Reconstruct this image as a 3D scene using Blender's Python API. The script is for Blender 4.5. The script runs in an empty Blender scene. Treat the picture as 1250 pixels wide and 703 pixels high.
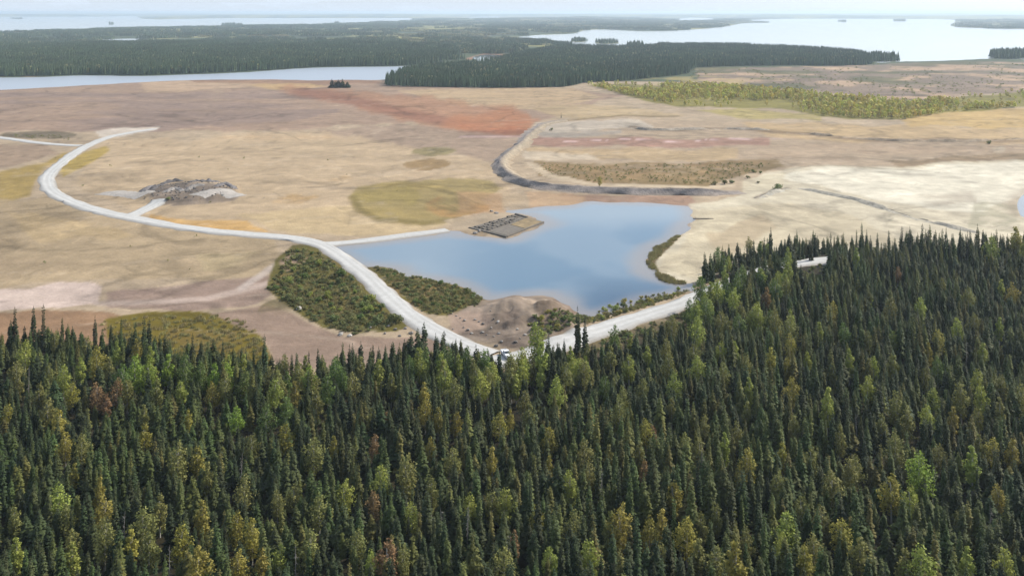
import bpy, bmesh, math, random
import numpy as np
from mathutils import Vector
from mathutils.geometry import tessellate_polygon

random.seed(7); RNG = np.random.default_rng(11)
S = bpy.context.scene; COL = S.collection
R = math.radians

# ------------------------------------------------------------------ camera
CAM_H, HORIZON, F = 105.0, 15.0, 625.0 / math.tan(R(30))     # a level camera whose lens is shifted down: upright trees stay upright
cam_d = bpy.data.cameras.new('camera'); cam = bpy.data.objects.new('camera', cam_d); COL.objects.link(cam)
cam.location = (0, 0, CAM_H); cam.rotation_euler = (R(90), 0, 0)
cam_d.sensor_width = 36; cam_d.lens = 18 / math.tan(R(30)); cam_d.shift_y = -(351.5 - HORIZON) / 1250.0; cam_d.clip_start = 1; cam_d.clip_end = 200000
S.camera = cam

# ------------------------------------------------------------------ sky and sun
SUN_EL, SUN_AZ = R(37), R(60)            # azimuth clockwise from the view direction (+Y)
W = bpy.data.worlds.new('World'); S.world = W; W.use_nodes = True
nt = W.node_tree; nt.nodes.clear()
N = nt.nodes.new; L = nt.links.new
out = N('ShaderNodeOutputWorld'); bg = N('ShaderNodeBackground'); bg.inputs[1].default_value = 0.09
sky = N('ShaderNodeTexSky'); sky.sky_type = 'NISHITA'; sky.sun_disc = False
sky.sun_elevation = SUN_EL; sky.sun_rotation = SUN_AZ; sky.air_density = 1.0; sky.dust_density = 1.5; sky.ozone_density = 1.5
tc = N('ShaderNodeTexCoord'); sep = N('ShaderNodeSeparateXYZ'); L(tc.outputs['Generated'], sep.inputs[0])
zc = N('ShaderNodeMath'); zc.operation = 'MAXIMUM'; zc.inputs[1].default_value = 0.0; L(sep.outputs[2], zc.inputs[0])
zz = N('ShaderNodeMath'); zz.operation = 'ADD'; zz.inputs[1].default_value = 0.16; L(zc.outputs[0], zz.inputs[0])
dx = N('ShaderNodeMath'); dx.operation = 'DIVIDE'; L(sep.outputs[0], dx.inputs[0]); L(zz.outputs[0], dx.inputs[1])
dy = N('ShaderNodeMath'); dy.operation = 'DIVIDE'; L(sep.outputs[1], dy.inputs[0]); L(zz.outputs[0], dy.inputs[1])
cmb = N('ShaderNodeCombineXYZ'); L(dx.outputs[0], cmb.inputs[0]); L(dy.outputs[0], cmb.inputs[1])
cn = N('ShaderNodeTexNoise'); cn.inputs['Scale'].default_value = 2.0; cn.inputs['Detail'].default_value = 6; cn.inputs['Roughness'].default_value = 0.55
L(cmb.outputs[0], cn.inputs['Vector'])
cr = N('ShaderNodeValToRGB'); cr.color_ramp.elements[0].position = 0.42; cr.color_ramp.elements[0].color = (0.12,) * 3 + (1,)
cr.color_ramp.elements[1].position = 0.60; cr.color_ramp.elements[1].color = (0.95,) * 3 + (1,)
L(cn.outputs[0], cr.inputs[0])
cm = N('ShaderNodeMixRGB'); cm.inputs[2].default_value = (4.3, 4.75, 5.25, 1)
sv = N('ShaderNodeVectorMath'); sv.operation = 'DOT_PRODUCT'; L(tc.outputs['Generated'], sv.inputs[0])
sv.inputs[1].default_value = (math.sin(SUN_AZ) * math.cos(SUN_EL), math.cos(SUN_AZ) * math.cos(SUN_EL), math.sin(SUN_EL))
s0 = N('ShaderNodeMath'); s0.operation = 'MAXIMUM'; s0.inputs[1].default_value = 0; L(sv.outputs['Value'], s0.inputs[0])
s1 = N('ShaderNodeMath'); s1.operation = 'POWER'; s1.inputs[1].default_value = 5; L(s0.outputs[0], s1.inputs[0])
s2 = N('ShaderNodeMath'); s2.operation = 'MULTIPLY_ADD'; s2.inputs[1].default_value = 1.5; s2.inputs[2].default_value = 1; L(s1.outputs[0], s2.inputs[0])
cs = N('ShaderNodeVectorMath'); cs.operation = 'SCALE'; cs.inputs[0].default_value = (4.6, 5.25, 6.1); L(s2.outputs[0], cs.inputs['Scale']); L(cs.outputs[0], cm.inputs[2])   # thin cloud glows round the hidden sun
hb = N('ShaderNodeMapRange'); hb.inputs[1].default_value = 0.0; hb.inputs[2].default_value = 0.16; hb.inputs[3].default_value = 0.93; hb.inputs[4].default_value = 0.0; L(zc.outputs[0], hb.inputs[0])   # bright veil low in the sky
hm = N('ShaderNodeMath'); hm.operation = 'MAXIMUM'; L(cr.outputs[0], hm.inputs[0]); L(hb.outputs[0], hm.inputs[1])
L(hm.outputs[0], cm.inputs[0]); L(sky.outputs[0], cm.inputs[1]); L(cm.outputs[0], bg.inputs[0]); L(bg.outputs[0], out.inputs[0])

sd_ = bpy.data.lights.new('sun', 'SUN'); sun = bpy.data.objects.new('sun', sd_); COL.objects.link(sun)
sd_.energy = 3.7; sd_.angle = R(1.0); sd_.color = (1.0, 0.93, 0.80)
sdir = Vector((math.sin(SUN_AZ) * math.cos(SUN_EL), math.cos(SUN_AZ) * math.cos(SUN_EL), math.sin(SUN_EL)))
sun.rotation_euler = sdir.to_track_quat('Z', 'Y').to_euler(); sun.location = (0, 0, 400)
S.view_settings.view_transform = 'Standard'; S.view_settings.look = 'None'; S.view_settings.gamma = 1
S.view_settings.use_curve_mapping = False; S.view_settings.exposure = 0.9
S.cycles.use_denoising = True; S.cycles.max_bounces = 5; S.cycles.volume_bounces = 0
S.cycles.diffuse_bounces = 2; S.cycles.glossy_bounces = 2; S.cycles.transmission_bounces = 2; S.cycles.transparent_max_bounces = 4
S.cycles.sample_clamp_indirect = 4

HAZE_DENSITY = 7.5e-5
KALB = 0.46                               # turns a seen colour into a surface's own albedo

# ------------------------------------------------------------------ helpers
def at(px, py, z=0.0):
    """photo pixel -> point on the level z"""
    D = (CAM_H - z) * F / (py - HORIZON)
    return ((px - 625.0) / F * D, D, z)
def proj(X, Y, Z=0.0):
    """world -> photo pixel"""
    D = np.where(np.abs(Y) < 1e-3, 1e-3, Y)
    return 625 + F * X / D, HORIZON + F * (CAM_H - Z) / D
def lin(c):
    c = np.asarray(c, float) / 255.0
    return np.where(c <= 0.04045, c / 12.92, ((c + 0.055) / 1.055) ** 2.4)
def alb(c): return tuple(lin(c) * KALB) + (1,)
def sstep(a, b, x):
    t = np.clip((x - a) / (b - a), 0, 1); return t * t * (3 - 2 * t)
def _h(i, j, s):
    n = (i * 374761393 + j * 668265263 + s * 1442695041) & 0xFFFFFFFF
    n = ((n ^ (n >> 13)) * 1274126177) & 0xFFFFFFFF
    return ((n ^ (n >> 16)) & 0xFFFF) / 65535.0
def vnoise(x, y, s=0):
    x = np.asarray(x, float); y = np.asarray(y, float)
    xi = np.floor(x).astype(np.int64); yi = np.floor(y).astype(np.int64); u = x - xi; v = y - yi
    u = u * u * (3 - 2 * u); v = v * v * (3 - 2 * v)
    a = _h(xi, yi, s); b = _h(xi + 1, yi, s); c = _h(xi, yi + 1, s); d = _h(xi + 1, yi + 1, s)
    return (a * (1 - u) + b * u) * (1 - v) + (c * (1 - u) + d * u) * v
def fbm(x, y, s=0, o=4):
    r = 0; a = 0.5; t = 0
    for k in range(o):
        r = r + a * vnoise(x * 2 ** k, y * 2 ** k, s + k * 17); t += a; a *= 0.5
    return r / t
def sdf(poly, X, Y):
    """signed distance to a polygon, negative inside"""
    X = np.asarray(X, float); Y = np.asarray(Y, float)
    d = np.full(X.shape, 1e30); ins = np.zeros(X.shape, bool)
    n = len(poly)
    for i in range(n):
        ax, ay = poly[i][:2]; bx, by = poly[(i + 1) % n][:2]
        ex, ey = bx - ax, by - ay; l2 = ex * ex + ey * ey + 1e-12
        t = np.clip(((X - ax) * ex + (Y - ay) * ey) / l2, 0, 1)
        d = np.minimum(d, (X - ax - t * ex) ** 2 + (Y - ay - t * ey) ** 2)
        c = (ay > Y) != (by > Y)
        if c.any():
            xx = ex * (Y - ay) / (ey if abs(ey) > 1e-12 else 1e-12) + ax
            ins ^= c & (X < xx)
    d = np.sqrt(d); return np.where(ins, -d, d)
def ldist(line, X, Y):
    d = np.full(np.shape(X), 1e30)
    for i in range(len(line) - 1):
        ax, ay = line[i][:2]; bx, by = line[i + 1][:2]; ex, ey = bx - ax, by - ay; l2 = ex * ex + ey * ey + 1e-12
        t = np.clip(((X - ax) * ex + (Y - ay) * ey) / l2, 0, 1)
        d = np.minimum(d, (X - ax - t * ex) ** 2 + (Y - ay - t * ey) ** 2)
    return np.sqrt(d)
def smooth(pts, step, closed=False):
    """Catmull-Rom through the points, resampled about every step"""
    p = [np.array(q, float) for q in pts]; n = len(p); res = []
    for i in range(n if closed else n - 1):
        if closed: a, b, c, d = p[i - 1], p[i], p[(i + 1) % n], p[(i + 2) % n]
        else: a, b, c, d = p[max(i - 1, 0)], p[i], p[i + 1], p[min(i + 2, n - 1)]
        m = max(1, int(np.linalg.norm((c - b)[:2]) / step))
        for k in range(m):
            t = k / m
            res.append(0.5 * ((2 * b) + (c - a) * t + (2 * a - 5 * b + 4 * c - d) * t * t + (3 * b - a - 3 * c + d) * t ** 3))
    if not closed: res.append(p[-1])
    return res
def G(pts, closed=False, step=3.0):
    """pixel outline -> smooth ground outline"""
    q = smooth(pts, step, closed); return [at(x, y)[:2] for x, y in q]

def tag(o, label=None, cat=None, group=None, kind=None):
    if label: o['label'] = label
    if cat: o['category'] = cat
    if group: o['group'] = group
    if kind: o['kind'] = kind
    return o
def link(name, data, parent=None):
    o = bpy.data.objects.new(name, data); COL.objects.link(o)
    if parent is not None: o.parent = parent
    return o
def empty(name, loc=(0, 0, 0), rz=0.0, sc=1.0):
    o = link(name, None); o.location = loc; o.rotation_euler = (0, 0, rz); o.scale = (sc, sc, sc); o.empty_display_size = 0.5
    return o
def mesh(name, v, f, mats=(), smooth_=False, mi=None):
    m = bpy.data.meshes.new(name); m.from_pydata([tuple(map(float, q)) for q in v], [], f)
    for k in mats: m.materials.append(k)
    if mi is not None: m.polygons.foreach_set('material_index', mi)
    if smooth_: m.polygons.foreach_set('use_smooth', [True] * len(m.polygons))
    m.update(); return m

# ------------------------------------------------------------------ materials
def mat(name, base, rough=0.9, var=0.25, scale=0.4, bump=0.0, bscale=2.0, transl=0.0, objvar=0.0, huevar=0.0, attr=None, spec=0.2):
    m = bpy.data.materials.new(name); m.use_nodes = True; t = m.node_tree; t.nodes.clear()
    N = t.nodes.new; L = t.links.new
    o = N('ShaderNodeOutputMaterial'); p = N('ShaderNodeBsdfPrincipled'); p.inputs['Roughness'].default_value = rough
    p.inputs['Specular IOR Level'].default_value = spec
    tc = N('ShaderNodeTexCoord')
    if attr:
        a = N('ShaderNodeAttribute'); a.attribute_name = attr; c = a.outputs['Color']
    else:
        a = N('ShaderNodeRGB'); a.outputs[0].default_value = tuple(base[:3]) + (1,); c = a.outputs[0]
    if var:
        n = N('ShaderNodeTexNoise'); n.inputs['Scale'].default_value = scale; n.inputs['Detail'].default_value = 8; n.inputs['Roughness'].default_value = 0.65
        L(tc.outputs['Object'], n.inputs['Vector'])
        r = N('ShaderNodeMapRange'); r.inputs[1].default_value = 0.3; r.inputs[2].default_value = 0.7
        r.inputs[3].default_value = 1 - var; r.inputs[4].default_value = 1 + var; L(n.outputs[0], r.inputs[0])
        x = N('ShaderNodeVectorMath'); x.operation = 'SCALE'; L(c, x.inputs[0]); L(r.outputs[0], x.inputs['Scale']); c = x.outputs[0]
    if objvar or huevar:
        oi = N('ShaderNodeObjectInfo'); hs = N('ShaderNodeHueSaturation')
        r = N('ShaderNodeMapRange'); r.inputs[3].default_value = 1 - objvar; r.inputs[4].default_value = 1 + objvar; L(oi.outputs['Random'], r.inputs[0])
        w = N('ShaderNodeMath'); w.operation = 'MULTIPLY'; w.inputs[1].default_value = 7.31; L(oi.outputs['Random'], w.inputs[0])
        w2 = N('ShaderNodeMath'); w2.operation = 'FRACT'; L(w.outputs[0], w2.inputs[0])
        r2 = N('ShaderNodeMapRange'); r2.inputs[3].default_value = 0.5 - huevar; r2.inputs[4].default_value = 0.5 + huevar; L(w2.outputs[0], r2.inputs[0])
        L(r2.outputs[0], hs.inputs['Hue']); L(r.outputs[0], hs.inputs['Value']); L(c, hs.inputs['Color']); c = hs.outputs[0]
    L(c, p.inputs['Base Color'])
    if bump:
        n2 = N('ShaderNodeTexNoise'); n2.inputs['Scale'].default_value = bscale; n2.inputs['Detail'].default_value = 6
        L(tc.outputs['Object'], n2.inputs['Vector']); b = N('ShaderNodeBump'); b.inputs['Strength'].default_value = 1; b.inputs['Distance'].default_value = bump
        L(n2.outputs[0], b.inputs['Height']); L(b.outputs[0], p.inputs['Normal'])
    s = p.outputs[0]
    if transl:
        tr = N('ShaderNodeBsdfTranslucent'); L(c, tr.inputs[0]); mx = N('ShaderNodeMixShader'); mx.inputs[0].default_value = transl
        L(s, mx.inputs[1]); L(tr.outputs[0], mx.inputs[2]); s = mx.outputs[0]
    L(s, o.inputs[0]); return m
def water(name, base, rough=0.05, ripple=0.02, rscale=0.5, roughvar=0.0, attr=None):
    m = bpy.data.materials.new(name); m.use_nodes = True; t = m.node_tree; N = t.nodes.new; L = t.links.new
    p = t.nodes['Principled BSDF']; p.inputs['Base Color'].default_value = tuple(base) + (1,); p.inputs['IOR'].default_value = 1.333
    p.inputs['Roughness'].default_value = rough
    if attr: at_ = N('ShaderNodeAttribute'); at_.attribute_name = attr; L(at_.outputs['Color'], p.inputs['Base Color'])
    tc = N('ShaderNodeTexCoord')
    n = N('ShaderNodeTexNoise'); n.inputs['Scale'].default_value = rscale; n.inputs['Detail'].default_value = 3; L(tc.outputs['Object'], n.inputs['Vector'])
    b = N('ShaderNodeBump'); b.inputs['Distance'].default_value = ripple; L(n.outputs[0], b.inputs['Height']); L(b.outputs[0], p.inputs['Normal'])
    if roughvar:
        mp = N('ShaderNodeMapping'); mp.inputs['Scale'].default_value = (0.008, 0.02, 1); L(tc.outputs['Object'], mp.inputs[0])
        n2 = N('ShaderNodeTexNoise'); n2.inputs['Scale'].default_value = 1; n2.inputs['Detail'].default_value = 4; L(mp.outputs[0], n2.inputs['Vector'])
        r = N('ShaderNodeMapRange'); r.inputs[1].default_value = 0.4; r.inputs[2].default_value = 0.65; r.inputs[3].default_value = rough; r.inputs[4].default_value = rough + roughvar
        L(n2.outputs[0], r.inputs[0]); L(r.outputs[0], p.inputs['Roughness'])
    return m
M = {}
M['ground'] = mat('ground_mottled', (1, 1, 1), 0.95, 0.16, 0.12, 0.25, 0.6, attr='Col', spec=0.1)
def rills(m):
    """thin washed channels and dusty crusts wandering over the soil"""
    t = m.node_tree; N = t.nodes.new; L = t.links.new; p = next(n for n in t.nodes if n.type == 'BSDF_PRINCIPLED'); src = p.inputs['Base Color'].links[0].from_socket; tc = next(n for n in t.nodes if n.type == 'TEX_COORD')
    for sc, wd, lo, det, thr in ((.009, .030, .72, 9, .46), (.022, .028, .80, 7, .5), (.05, .05, 1.16, 6, .5)):
        n = N('ShaderNodeTexNoise'); n.inputs['Scale'].default_value = sc; n.inputs['Detail'].default_value = det; n.inputs['Roughness'].default_value = .5; n.inputs['Distortion'].default_value = .6; L(tc.outputs['Object'], n.inputs['Vector'])
        a = N('ShaderNodeMath'); a.operation = 'SUBTRACT'; a.inputs[1].default_value = .5; L(n.outputs[0], a.inputs[0]); b = N('ShaderNodeMath'); b.operation = 'ABSOLUTE'; L(a.outputs[0], b.inputs[0])
        r = N('ShaderNodeMapRange'); r.inputs[1].default_value = 0; r.inputs[2].default_value = wd; r.inputs[3].default_value = lo; r.inputs[4].default_value = 1; L(b.outputs[0], r.inputs[0])
        k = N('ShaderNodeTexNoise'); k.inputs['Scale'].default_value = sc * .8; L(tc.outputs['Object'], k.inputs['Vector']); kr = N('ShaderNodeMapRange'); kr.inputs[1].default_value = thr; kr.inputs[2].default_value = thr + .08; L(k.outputs[0], kr.inputs[0])
        mx = N('ShaderNodeMix'); mx.inputs[2].default_value = 1; L(kr.outputs[0], mx.inputs[0]); L(r.outputs[0], mx.inputs[3])
        x = N('ShaderNodeVectorMath'); x.operation = 'SCALE'; L(src, x.inputs[0]); L(mx.outputs[0], x.inputs['Scale']); src = x.outputs[0]
    L(src, p.inputs['Base Color'])
rills(M['ground'])
M['road'] = mat('pale_gravel', alb((232, 230, 228)), 0.95, 0.10, 0.5, 0.08, 3.0, attr='Col', spec=0.1)
M['dike'] = mat('embankment_soil', (1, 1, 1), 0.95, 0.25, 0.35, 0.5, 0.9, attr='Col', spec=0.1)
M['rock'] = mat('grey_rock', (0.17, 0.155, 0.145), 0.9, 0.3, 1.0, 0.1, 3, objvar=0.3)
M['rock_pale'] = mat('pale_rock', (0.36, 0.335, 0.31), 0.9, 0.2, 1.0, 0.1, 3, objvar=0.2)
M['spoil'] = mat('pale_spoil', alb((206, 198, 190)), 0.95, 0.2, 0.3, 0.3, 0.8)
M['rock_dark'] = mat('dark_rubble', (0.11, 0.10, 0.10), 0.95, 0.35, 0.8, 0.2, 2, objvar=0.3)
M['concrete'] = mat('weathered_concrete', (0.135, 0.118, 0.10), 0.9, 0.3, 0.8, 0.05, 3)
M['concrete_dark'] = mat('stained_concrete', (0.12, 0.105, 0.09), 0.9, 0.35, 0.8, 0.05, 3, objvar=0.25)
M['ochre'] = mat('ochre_infill', (0.20, 0.15, 0.085), 0.95, 0.4, 0.25, 0.15, 1.5)
M['bark'] = mat('spruce_bark', (0.09, 0.07, 0.055), 0.95, 0.3, 4)
M['birch_bark'] = mat('pale_bark', (0.42, 0.40, 0.36), 0.9, 0.3, 4)
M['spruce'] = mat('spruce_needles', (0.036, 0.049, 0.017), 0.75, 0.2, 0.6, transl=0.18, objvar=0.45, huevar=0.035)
M['tawny_spruce'] = mat('tawny_needles', (0.11, 0.11, 0.028), 0.75, 0.2, 0.6, transl=0.22, objvar=0.3, huevar=0.03)
M['light_spruce'] = mat('light_needles', (0.058, 0.078, 0.021), 0.75, 0.2, 0.6, transl=0.2, objvar=0.3, huevar=0.03)
M['snag'] = mat('bare_grey_wood', (0.22, 0.20, 0.18), 0.9, 0.2, 3)
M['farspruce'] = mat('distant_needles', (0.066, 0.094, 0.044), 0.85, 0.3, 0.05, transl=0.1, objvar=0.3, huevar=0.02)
LEAF = {'gold': (0.265, 0.235, 0.05), 'yellow green': (0.25, 0.28, 0.06), 'olive': (0.185, 0.185, 0.055), 'green': (0.115, 0.16, 0.04),
        'bright green': (0.19, 0.26, 0.04), 'orange': (0.24, 0.15, 0.07)}
for k, c in LEAF.items():
    M[k] = mat(k.replace(' ', '_') + '_leaves', c, 0.7, 0.25, 0.9, transl=0.3, objvar=0.15, huevar=0.012)
M['farolive'] = mat('distant_bog_scrub', (0.20, 0.19, 0.085), 0.85, 0.3, 0.05, transl=0.1, objvar=0.25, huevar=0.02)
M['farleaf'] = mat('thicket_leaves', (0.42, 0.38, 0.09), 0.8, 0.3, 0.08, transl=0.25, objvar=0.3, huevar=0.03)
M['shrub'] = mat('shrub_leaves', (0.16, 0.17, 0.06), 0.8, 0.3, 0.7, transl=0.25, objvar=0.35, huevar=0.04)
M['grass'] = mat('dry_grass', (0.26, 0.23, 0.10), 0.9, 0.3, 0.3, transl=0.25, objvar=0.3, huevar=0.02)
M['driftwood'] = mat('driftwood', (0.12, 0.10, 0.085), 0.9, 0.3, 1.5)
M['pond'] = water('milky_pond_water', (0.145, 0.20, 0.27), 0.07, 0.03, 0.5, 0.12, 'Col')
M['pool'] = water('pool_water', (0.17, 0.175, 0.19), 0.06, 0.012, 0.35)
M['lake'] = water('lake_water', (0.36, 0.38, 0.39), 0.16, 0.0, 0.2)  # pale base colour stands in for bright sky glare on the far lakes
M['nearlake'] = water('near_lake_water', (0.28, 0.31, 0.36), 0.32, 0.0, 0.2)  # base lightened too, carrying some of the sky's sheen in the colour
M['white_paint'] = mat('white_paint', (0.75, 0.76, 0.78), 0.3, 0.05, 2, spec=0.5)
M['glass'] = mat('dark_glass', (0.02, 0.025, 0.03), 0.05, 0, spec=0.6)
M['rubber'] = mat('black_rubber', (0.02, 0.02, 0.02), 0.8, 0.1, 4)
M['steel'] = mat('grey_steel', (0.35, 0.35, 0.36), 0.4, 0.1, 4)
M['lamp'] = mat('clear_lamp', (0.6, 0.6, 0.6), 0.1, 0, spec=0.6)

# ------------------------------------------------------------------ the map (outlines read off the photograph, laid on the ground)
LAKES = {
 'pond': [(408,303),(430,298.5),(480,293),(530,287),(548,283),(575,288),(618,292),(640,288),(666,272),(645,262),(618,257.5),(650,254.5),(700,250.5),(722,247),(770,247.5),(830,251),(842,262),(838,275),(815,290),(800,302),(786,316),(785,326),(795,336),(815,343),(840,347),(840,352),(800,363),(760,374),(725,381),(706,378),(690,365),(665,358),(630,358.5),(602,363),(585,356),(560,346),(540,341),(510,336),(492,330),(480,325.5),(450,324),(436,325),(425,317)],
 'lake_near_shore': [(-260,92),(0,95),(100,92.6),(170,93.2),(240,91),(300,88.6),(350,85),(385,83),(430,82),(480,81.5),(505,81),(500,88),(470,97),(420,97.2),(385,98),(340,97),(290,97),(240,97.5),(190,99.3),(140,102),(80,105.3),(0,109.5),(-260,120)],
 'lake_left': [(-260,23),(0,20.8),(130,20.4),(165,20),(172,23.5),(240,23.2),(300,22.2),(420,22.5),(505,22.6),(500,25.5),(450,27.5),(425,29.3),(400,30),(370,31),(330,31.8),(300,32.4),(200,34.5),(120,36.3),(60,38),(0,40),(-260,47)],
 'lake_small': [(118,49.2),(160,47.4),(192,49),(240,50),(238,52.2),(190,51.2),(130,51.8)],
 'lake_right': [(632,45.6),(660,43),(700,41.5),(712,37.5),(740,36.3),(780,38.5),(830,37.5),(885,33),(905,29),(942,28),(915,25.2),(940,23.8),(1000,23),(1100,23.3),(1168,25),(1160,32),(1200,35),(1250,35.6),(1500,38.5),(1500,80),(1250,72.5),(1215,71.5),(1150,74.3),(1098,75.3),(1070,77),(1066,71),(1055,66.5),(1020,62.5),(980,59.8),(930,57.3),(900,55.3),(880,56),(800,55.3),(780,56.2),(745,58.3),(712,57.3),(690,52.3),(660,49)],
 'lake_far': [(826,23.6),(850,21.8),(874,23.8),(860,26),(834,26)],
 'lake_distant': [(566,23),(590,20.6),(612,21),(600,24)],
 'puddle': [(574,70.5),(592,66.5),(616,68.2),(606,73),(582,75)],
 'shore_pool': [(1265,230),(1246,236),(1238,246),(1240,258),(1252,265),(1330,268),(1330,230)],
}
WZ = {'pond': -0.25, 'lake_near_shore': -0.27, 'lake_left': -0.29, 'lake_small': -0.31, 'lake_right': -0.33, 'lake_far': -0.35, 'lake_distant': -0.37, 'puddle': -0.39, 'shore_pool': -0.41}
LK = {k: G(v, True, 8 if k not in ('pond', 'shore_pool') else 4) for k, v in LAKES.items()}
ROADS = {
 'haul_road': [(190,157.5),(160,162.5),(130,169),(100,182),(78,197),(62,211),(57,221),(64,235),(90,248),(120,258),(150,264.5),(180,270.5),(230,279.5),(290,286),(350,291),(392,300),(420,316),(450,341),(476,366),(506,391),(537,408.5),(568,424),(600,435)],
 'side_road': [(-80,159),(0,168.5),(40,174),(75,177.5),(100,178.5)],
 'spur_road': [(158,265),(176,257),(194,247.5)],
 'pond_road': [(392,299.5),(440,294.5),(480,289.5),(520,284.5),(546,281)],
 'forest_road': [(596,444),(628,439),(660,431),(690,420.5),(730,405.5),(780,388.5),(828,373),(860,360),(905,343),(950,329),(985,322.5),(1030,317.5),(1090,312)],
}
RW = {'haul_road': 9.5, 'side_road': 8.5, 'spur_road': 9.5, 'pond_road': 7.5, 'forest_road': 10.5}
RD = {k: G(v, False, 5) for k, v in ROADS.items()}
DIKE = [(690,147.5),(668,151),(655,158),(645,167),(636,178),(622,190),(614,199),(613,207),(622,216),(640,225),(665,229.5),(700,232.5),(760,235.5),(830,236.5),(880,236.5),(902,234.5)]
FOREST = [(-420,432),(-100,428),(0,427),(60,421),(120,427),(180,433),(235,444),(320,458),(352,464),(420,452),(470,454),(520,441),(545,434),(592,437),(608,450),(645,448),(692,437),(742,420),(802,397),(846,383),(848,362),(866,336),(890,317),(930,310),(1000,308),(1100,308),(1250,312),(1700,318),(2600,900),(2400,1450),(-1100,1450),(-1300,900)]
FOREST_W = [at(x, y)[:2] for x, y in FOREST]
FAR_FOREST = {
 'spruce_belt_behind_lake': [(-260,90),(0,93.5),(100,91.4),(170,92),(240,89.8),(300,87.2),(350,84),(385,82),(430,81),(480,80.6),(520,78),(560,70),(540,60),(420,58),(300,60),(200,57),(100,58),(0,60),(-260,62)],
 'spruce_belt_on_plain': [(470,104.5),(520,106.5),(600,107.5),(690,106.5),(712,102),(760,99),(800,95),(840,90),(850,83),(960,80.5),(1010,81),(1050,80),(1066,78),(1055,69),(1020,65),(980,62),(930,59.6),(900,58),(840,58),(745,61),(690,60),(640,68),(600,78),(520,86),(490,92)],
}
PLAIN_DECID = [(715,104),(740,103),(780,104),(830,104),(880,106),(930,110),(1000,116),(1060,121),(1110,128),(1180,118),(1250,112),(1320,108),(1330,124),(1250,131),(1160,138),(1105,146),(1040,145),(990,140),(940,133),(880,132),(830,129),(790,124),(755,115)]

# ---- terrain height
def lake_sd(X, Y):
    d = None
    for k, p in LK.items():
        s = sdf(p, X, Y); D = np.hypot(X, Y)
        if k == 'pond': s = s + np.where(s < 40, (fbm(X / 9, Y / 9, 221) - .5) * 7 + (fbm(X / 30, Y / 30, 223) - .5) * 5, 0)
        if k in ISL: 
            for q in ISL[k]: s = np.maximum(s, -sdf(q, X, Y))
        d = s if d is None else np.minimum(d, s)
    return d
def oval(cx, cy, rx, ry, n=14): return [(cx + rx * math.cos(2 * math.pi * i / n), cy + ry * math.sin(2 * math.pi * i / n)) for i in range(n)]
ISL_PX = {'lake_right': [oval(741,52.3,14,1.6), oval(706,50.2,9,1.5), oval(1077,73.5,22,1.9), oval(1028,27,5,.4), oval(1098,26,8,.6)], 'lake_left': [oval(283,32.0,13,.9), oval(136,30,3,.4), oval(411,29.2,3,.4), oval(20,23.4,8,.4)]}
ISL = {k: [[at(x, y)[:2] for x, y in o] for o in v] for k, v in ISL_PX.items()}
MOUND_C = at(648, 388)
RUB_C = at(231, 236)
def height(X, Y):
    X = np.asarray(X, float); Y = np.asarray(Y, float); D = np.hypot(X, Y)
    s = lake_sd(X, Y)
    base = 0.10 * fbm(X / 30, Y / 30, 3) + 0.25 * fbm(X / 140, Y / 140, 5)
    # foreground forest undulates
    fs = sdf(FOREST_W, X, Y); base = base + sstep(0, -60, fs) * 5.0 * (fbm(X / 90, Y / 90, 9) - 0.35)
    # bare waste mound between the pond and the road
    mx, my = X - MOUND_C[0], Y - MOUND_C[1]
    e = np.sqrt((mx / 30) ** 2 + (my / 34) ** 2); base = base + sstep(1.0, 0.15, e) * (2.2 + 3.4 * (fbm(X / 6, Y / 6, 21) - 0.5) * 2)
    mx, my = X - RUB_C[0], Y - RUB_C[1]
    e = np.sqrt((mx / 30) ** 2 + (my / 32) ** 2); base = base + sstep(1.0, 0.7, e) * (1.6 + 1.2 * fbm(X / 6, Y / 6, 27))
    # low rises under the far forests and hills towards the horizon
    hill = sstep(1500, 2600, D) * sstep(30, 500, s) * 9 * fbm(X / 500, Y / 500, 31)
    hill = hill + sstep(7000, 14000, D) * sstep(100, 1800, s) * 75 * fbm(X / 3500, Y / 2500, 33) ** 1.5
    base = base + hill
    w = 6 + 0.015 * D; t = np.clip(s / w, -1, 1)
    lake = np.full(X.shape, -0.3)
    b2 = np.where(s > 0, lake + (base - lake) * sstep(0, 1, t) + 0.02 * t, lake + t * 1.0)
    return b2

# ---- ground sheet (one polar sheet, finest where the plain lies)
az = np.concatenate([np.arange(-180, -40, 7.0), np.arange(-40, 40.01, 0.145), np.arange(47, 180.1, 7.0)]); az[-1] = 180
rows = np.concatenate([np.array([15.8, 16.0]), np.arange(16.3, 60, 0.55), np.arange(60, 150, 1.1), np.arange(150, 440, 1.9), np.arange(440, 720, 7)])
rad = np.array([at(625, y)[1] for y in rows]); rad = np.concatenate([[100000.0], rad])
rad = np.concatenate([rad, [130, 100, 70, 40, 15]])
A, RR = np.meshgrid(np.radians(az), rad); GX = RR * np.sin(A); GY = RR * np.cos(A)
gx, gy = GX.ravel(), GY.ravel(); gz = height(gx, gy)
nr, na = A.shape
px, py = proj(gx, gy)
dd = np.hypot(gx, gy); infront = gy > 10
col = np.tile(lin((196, 179, 158)), (len(gx), 1))
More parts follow.
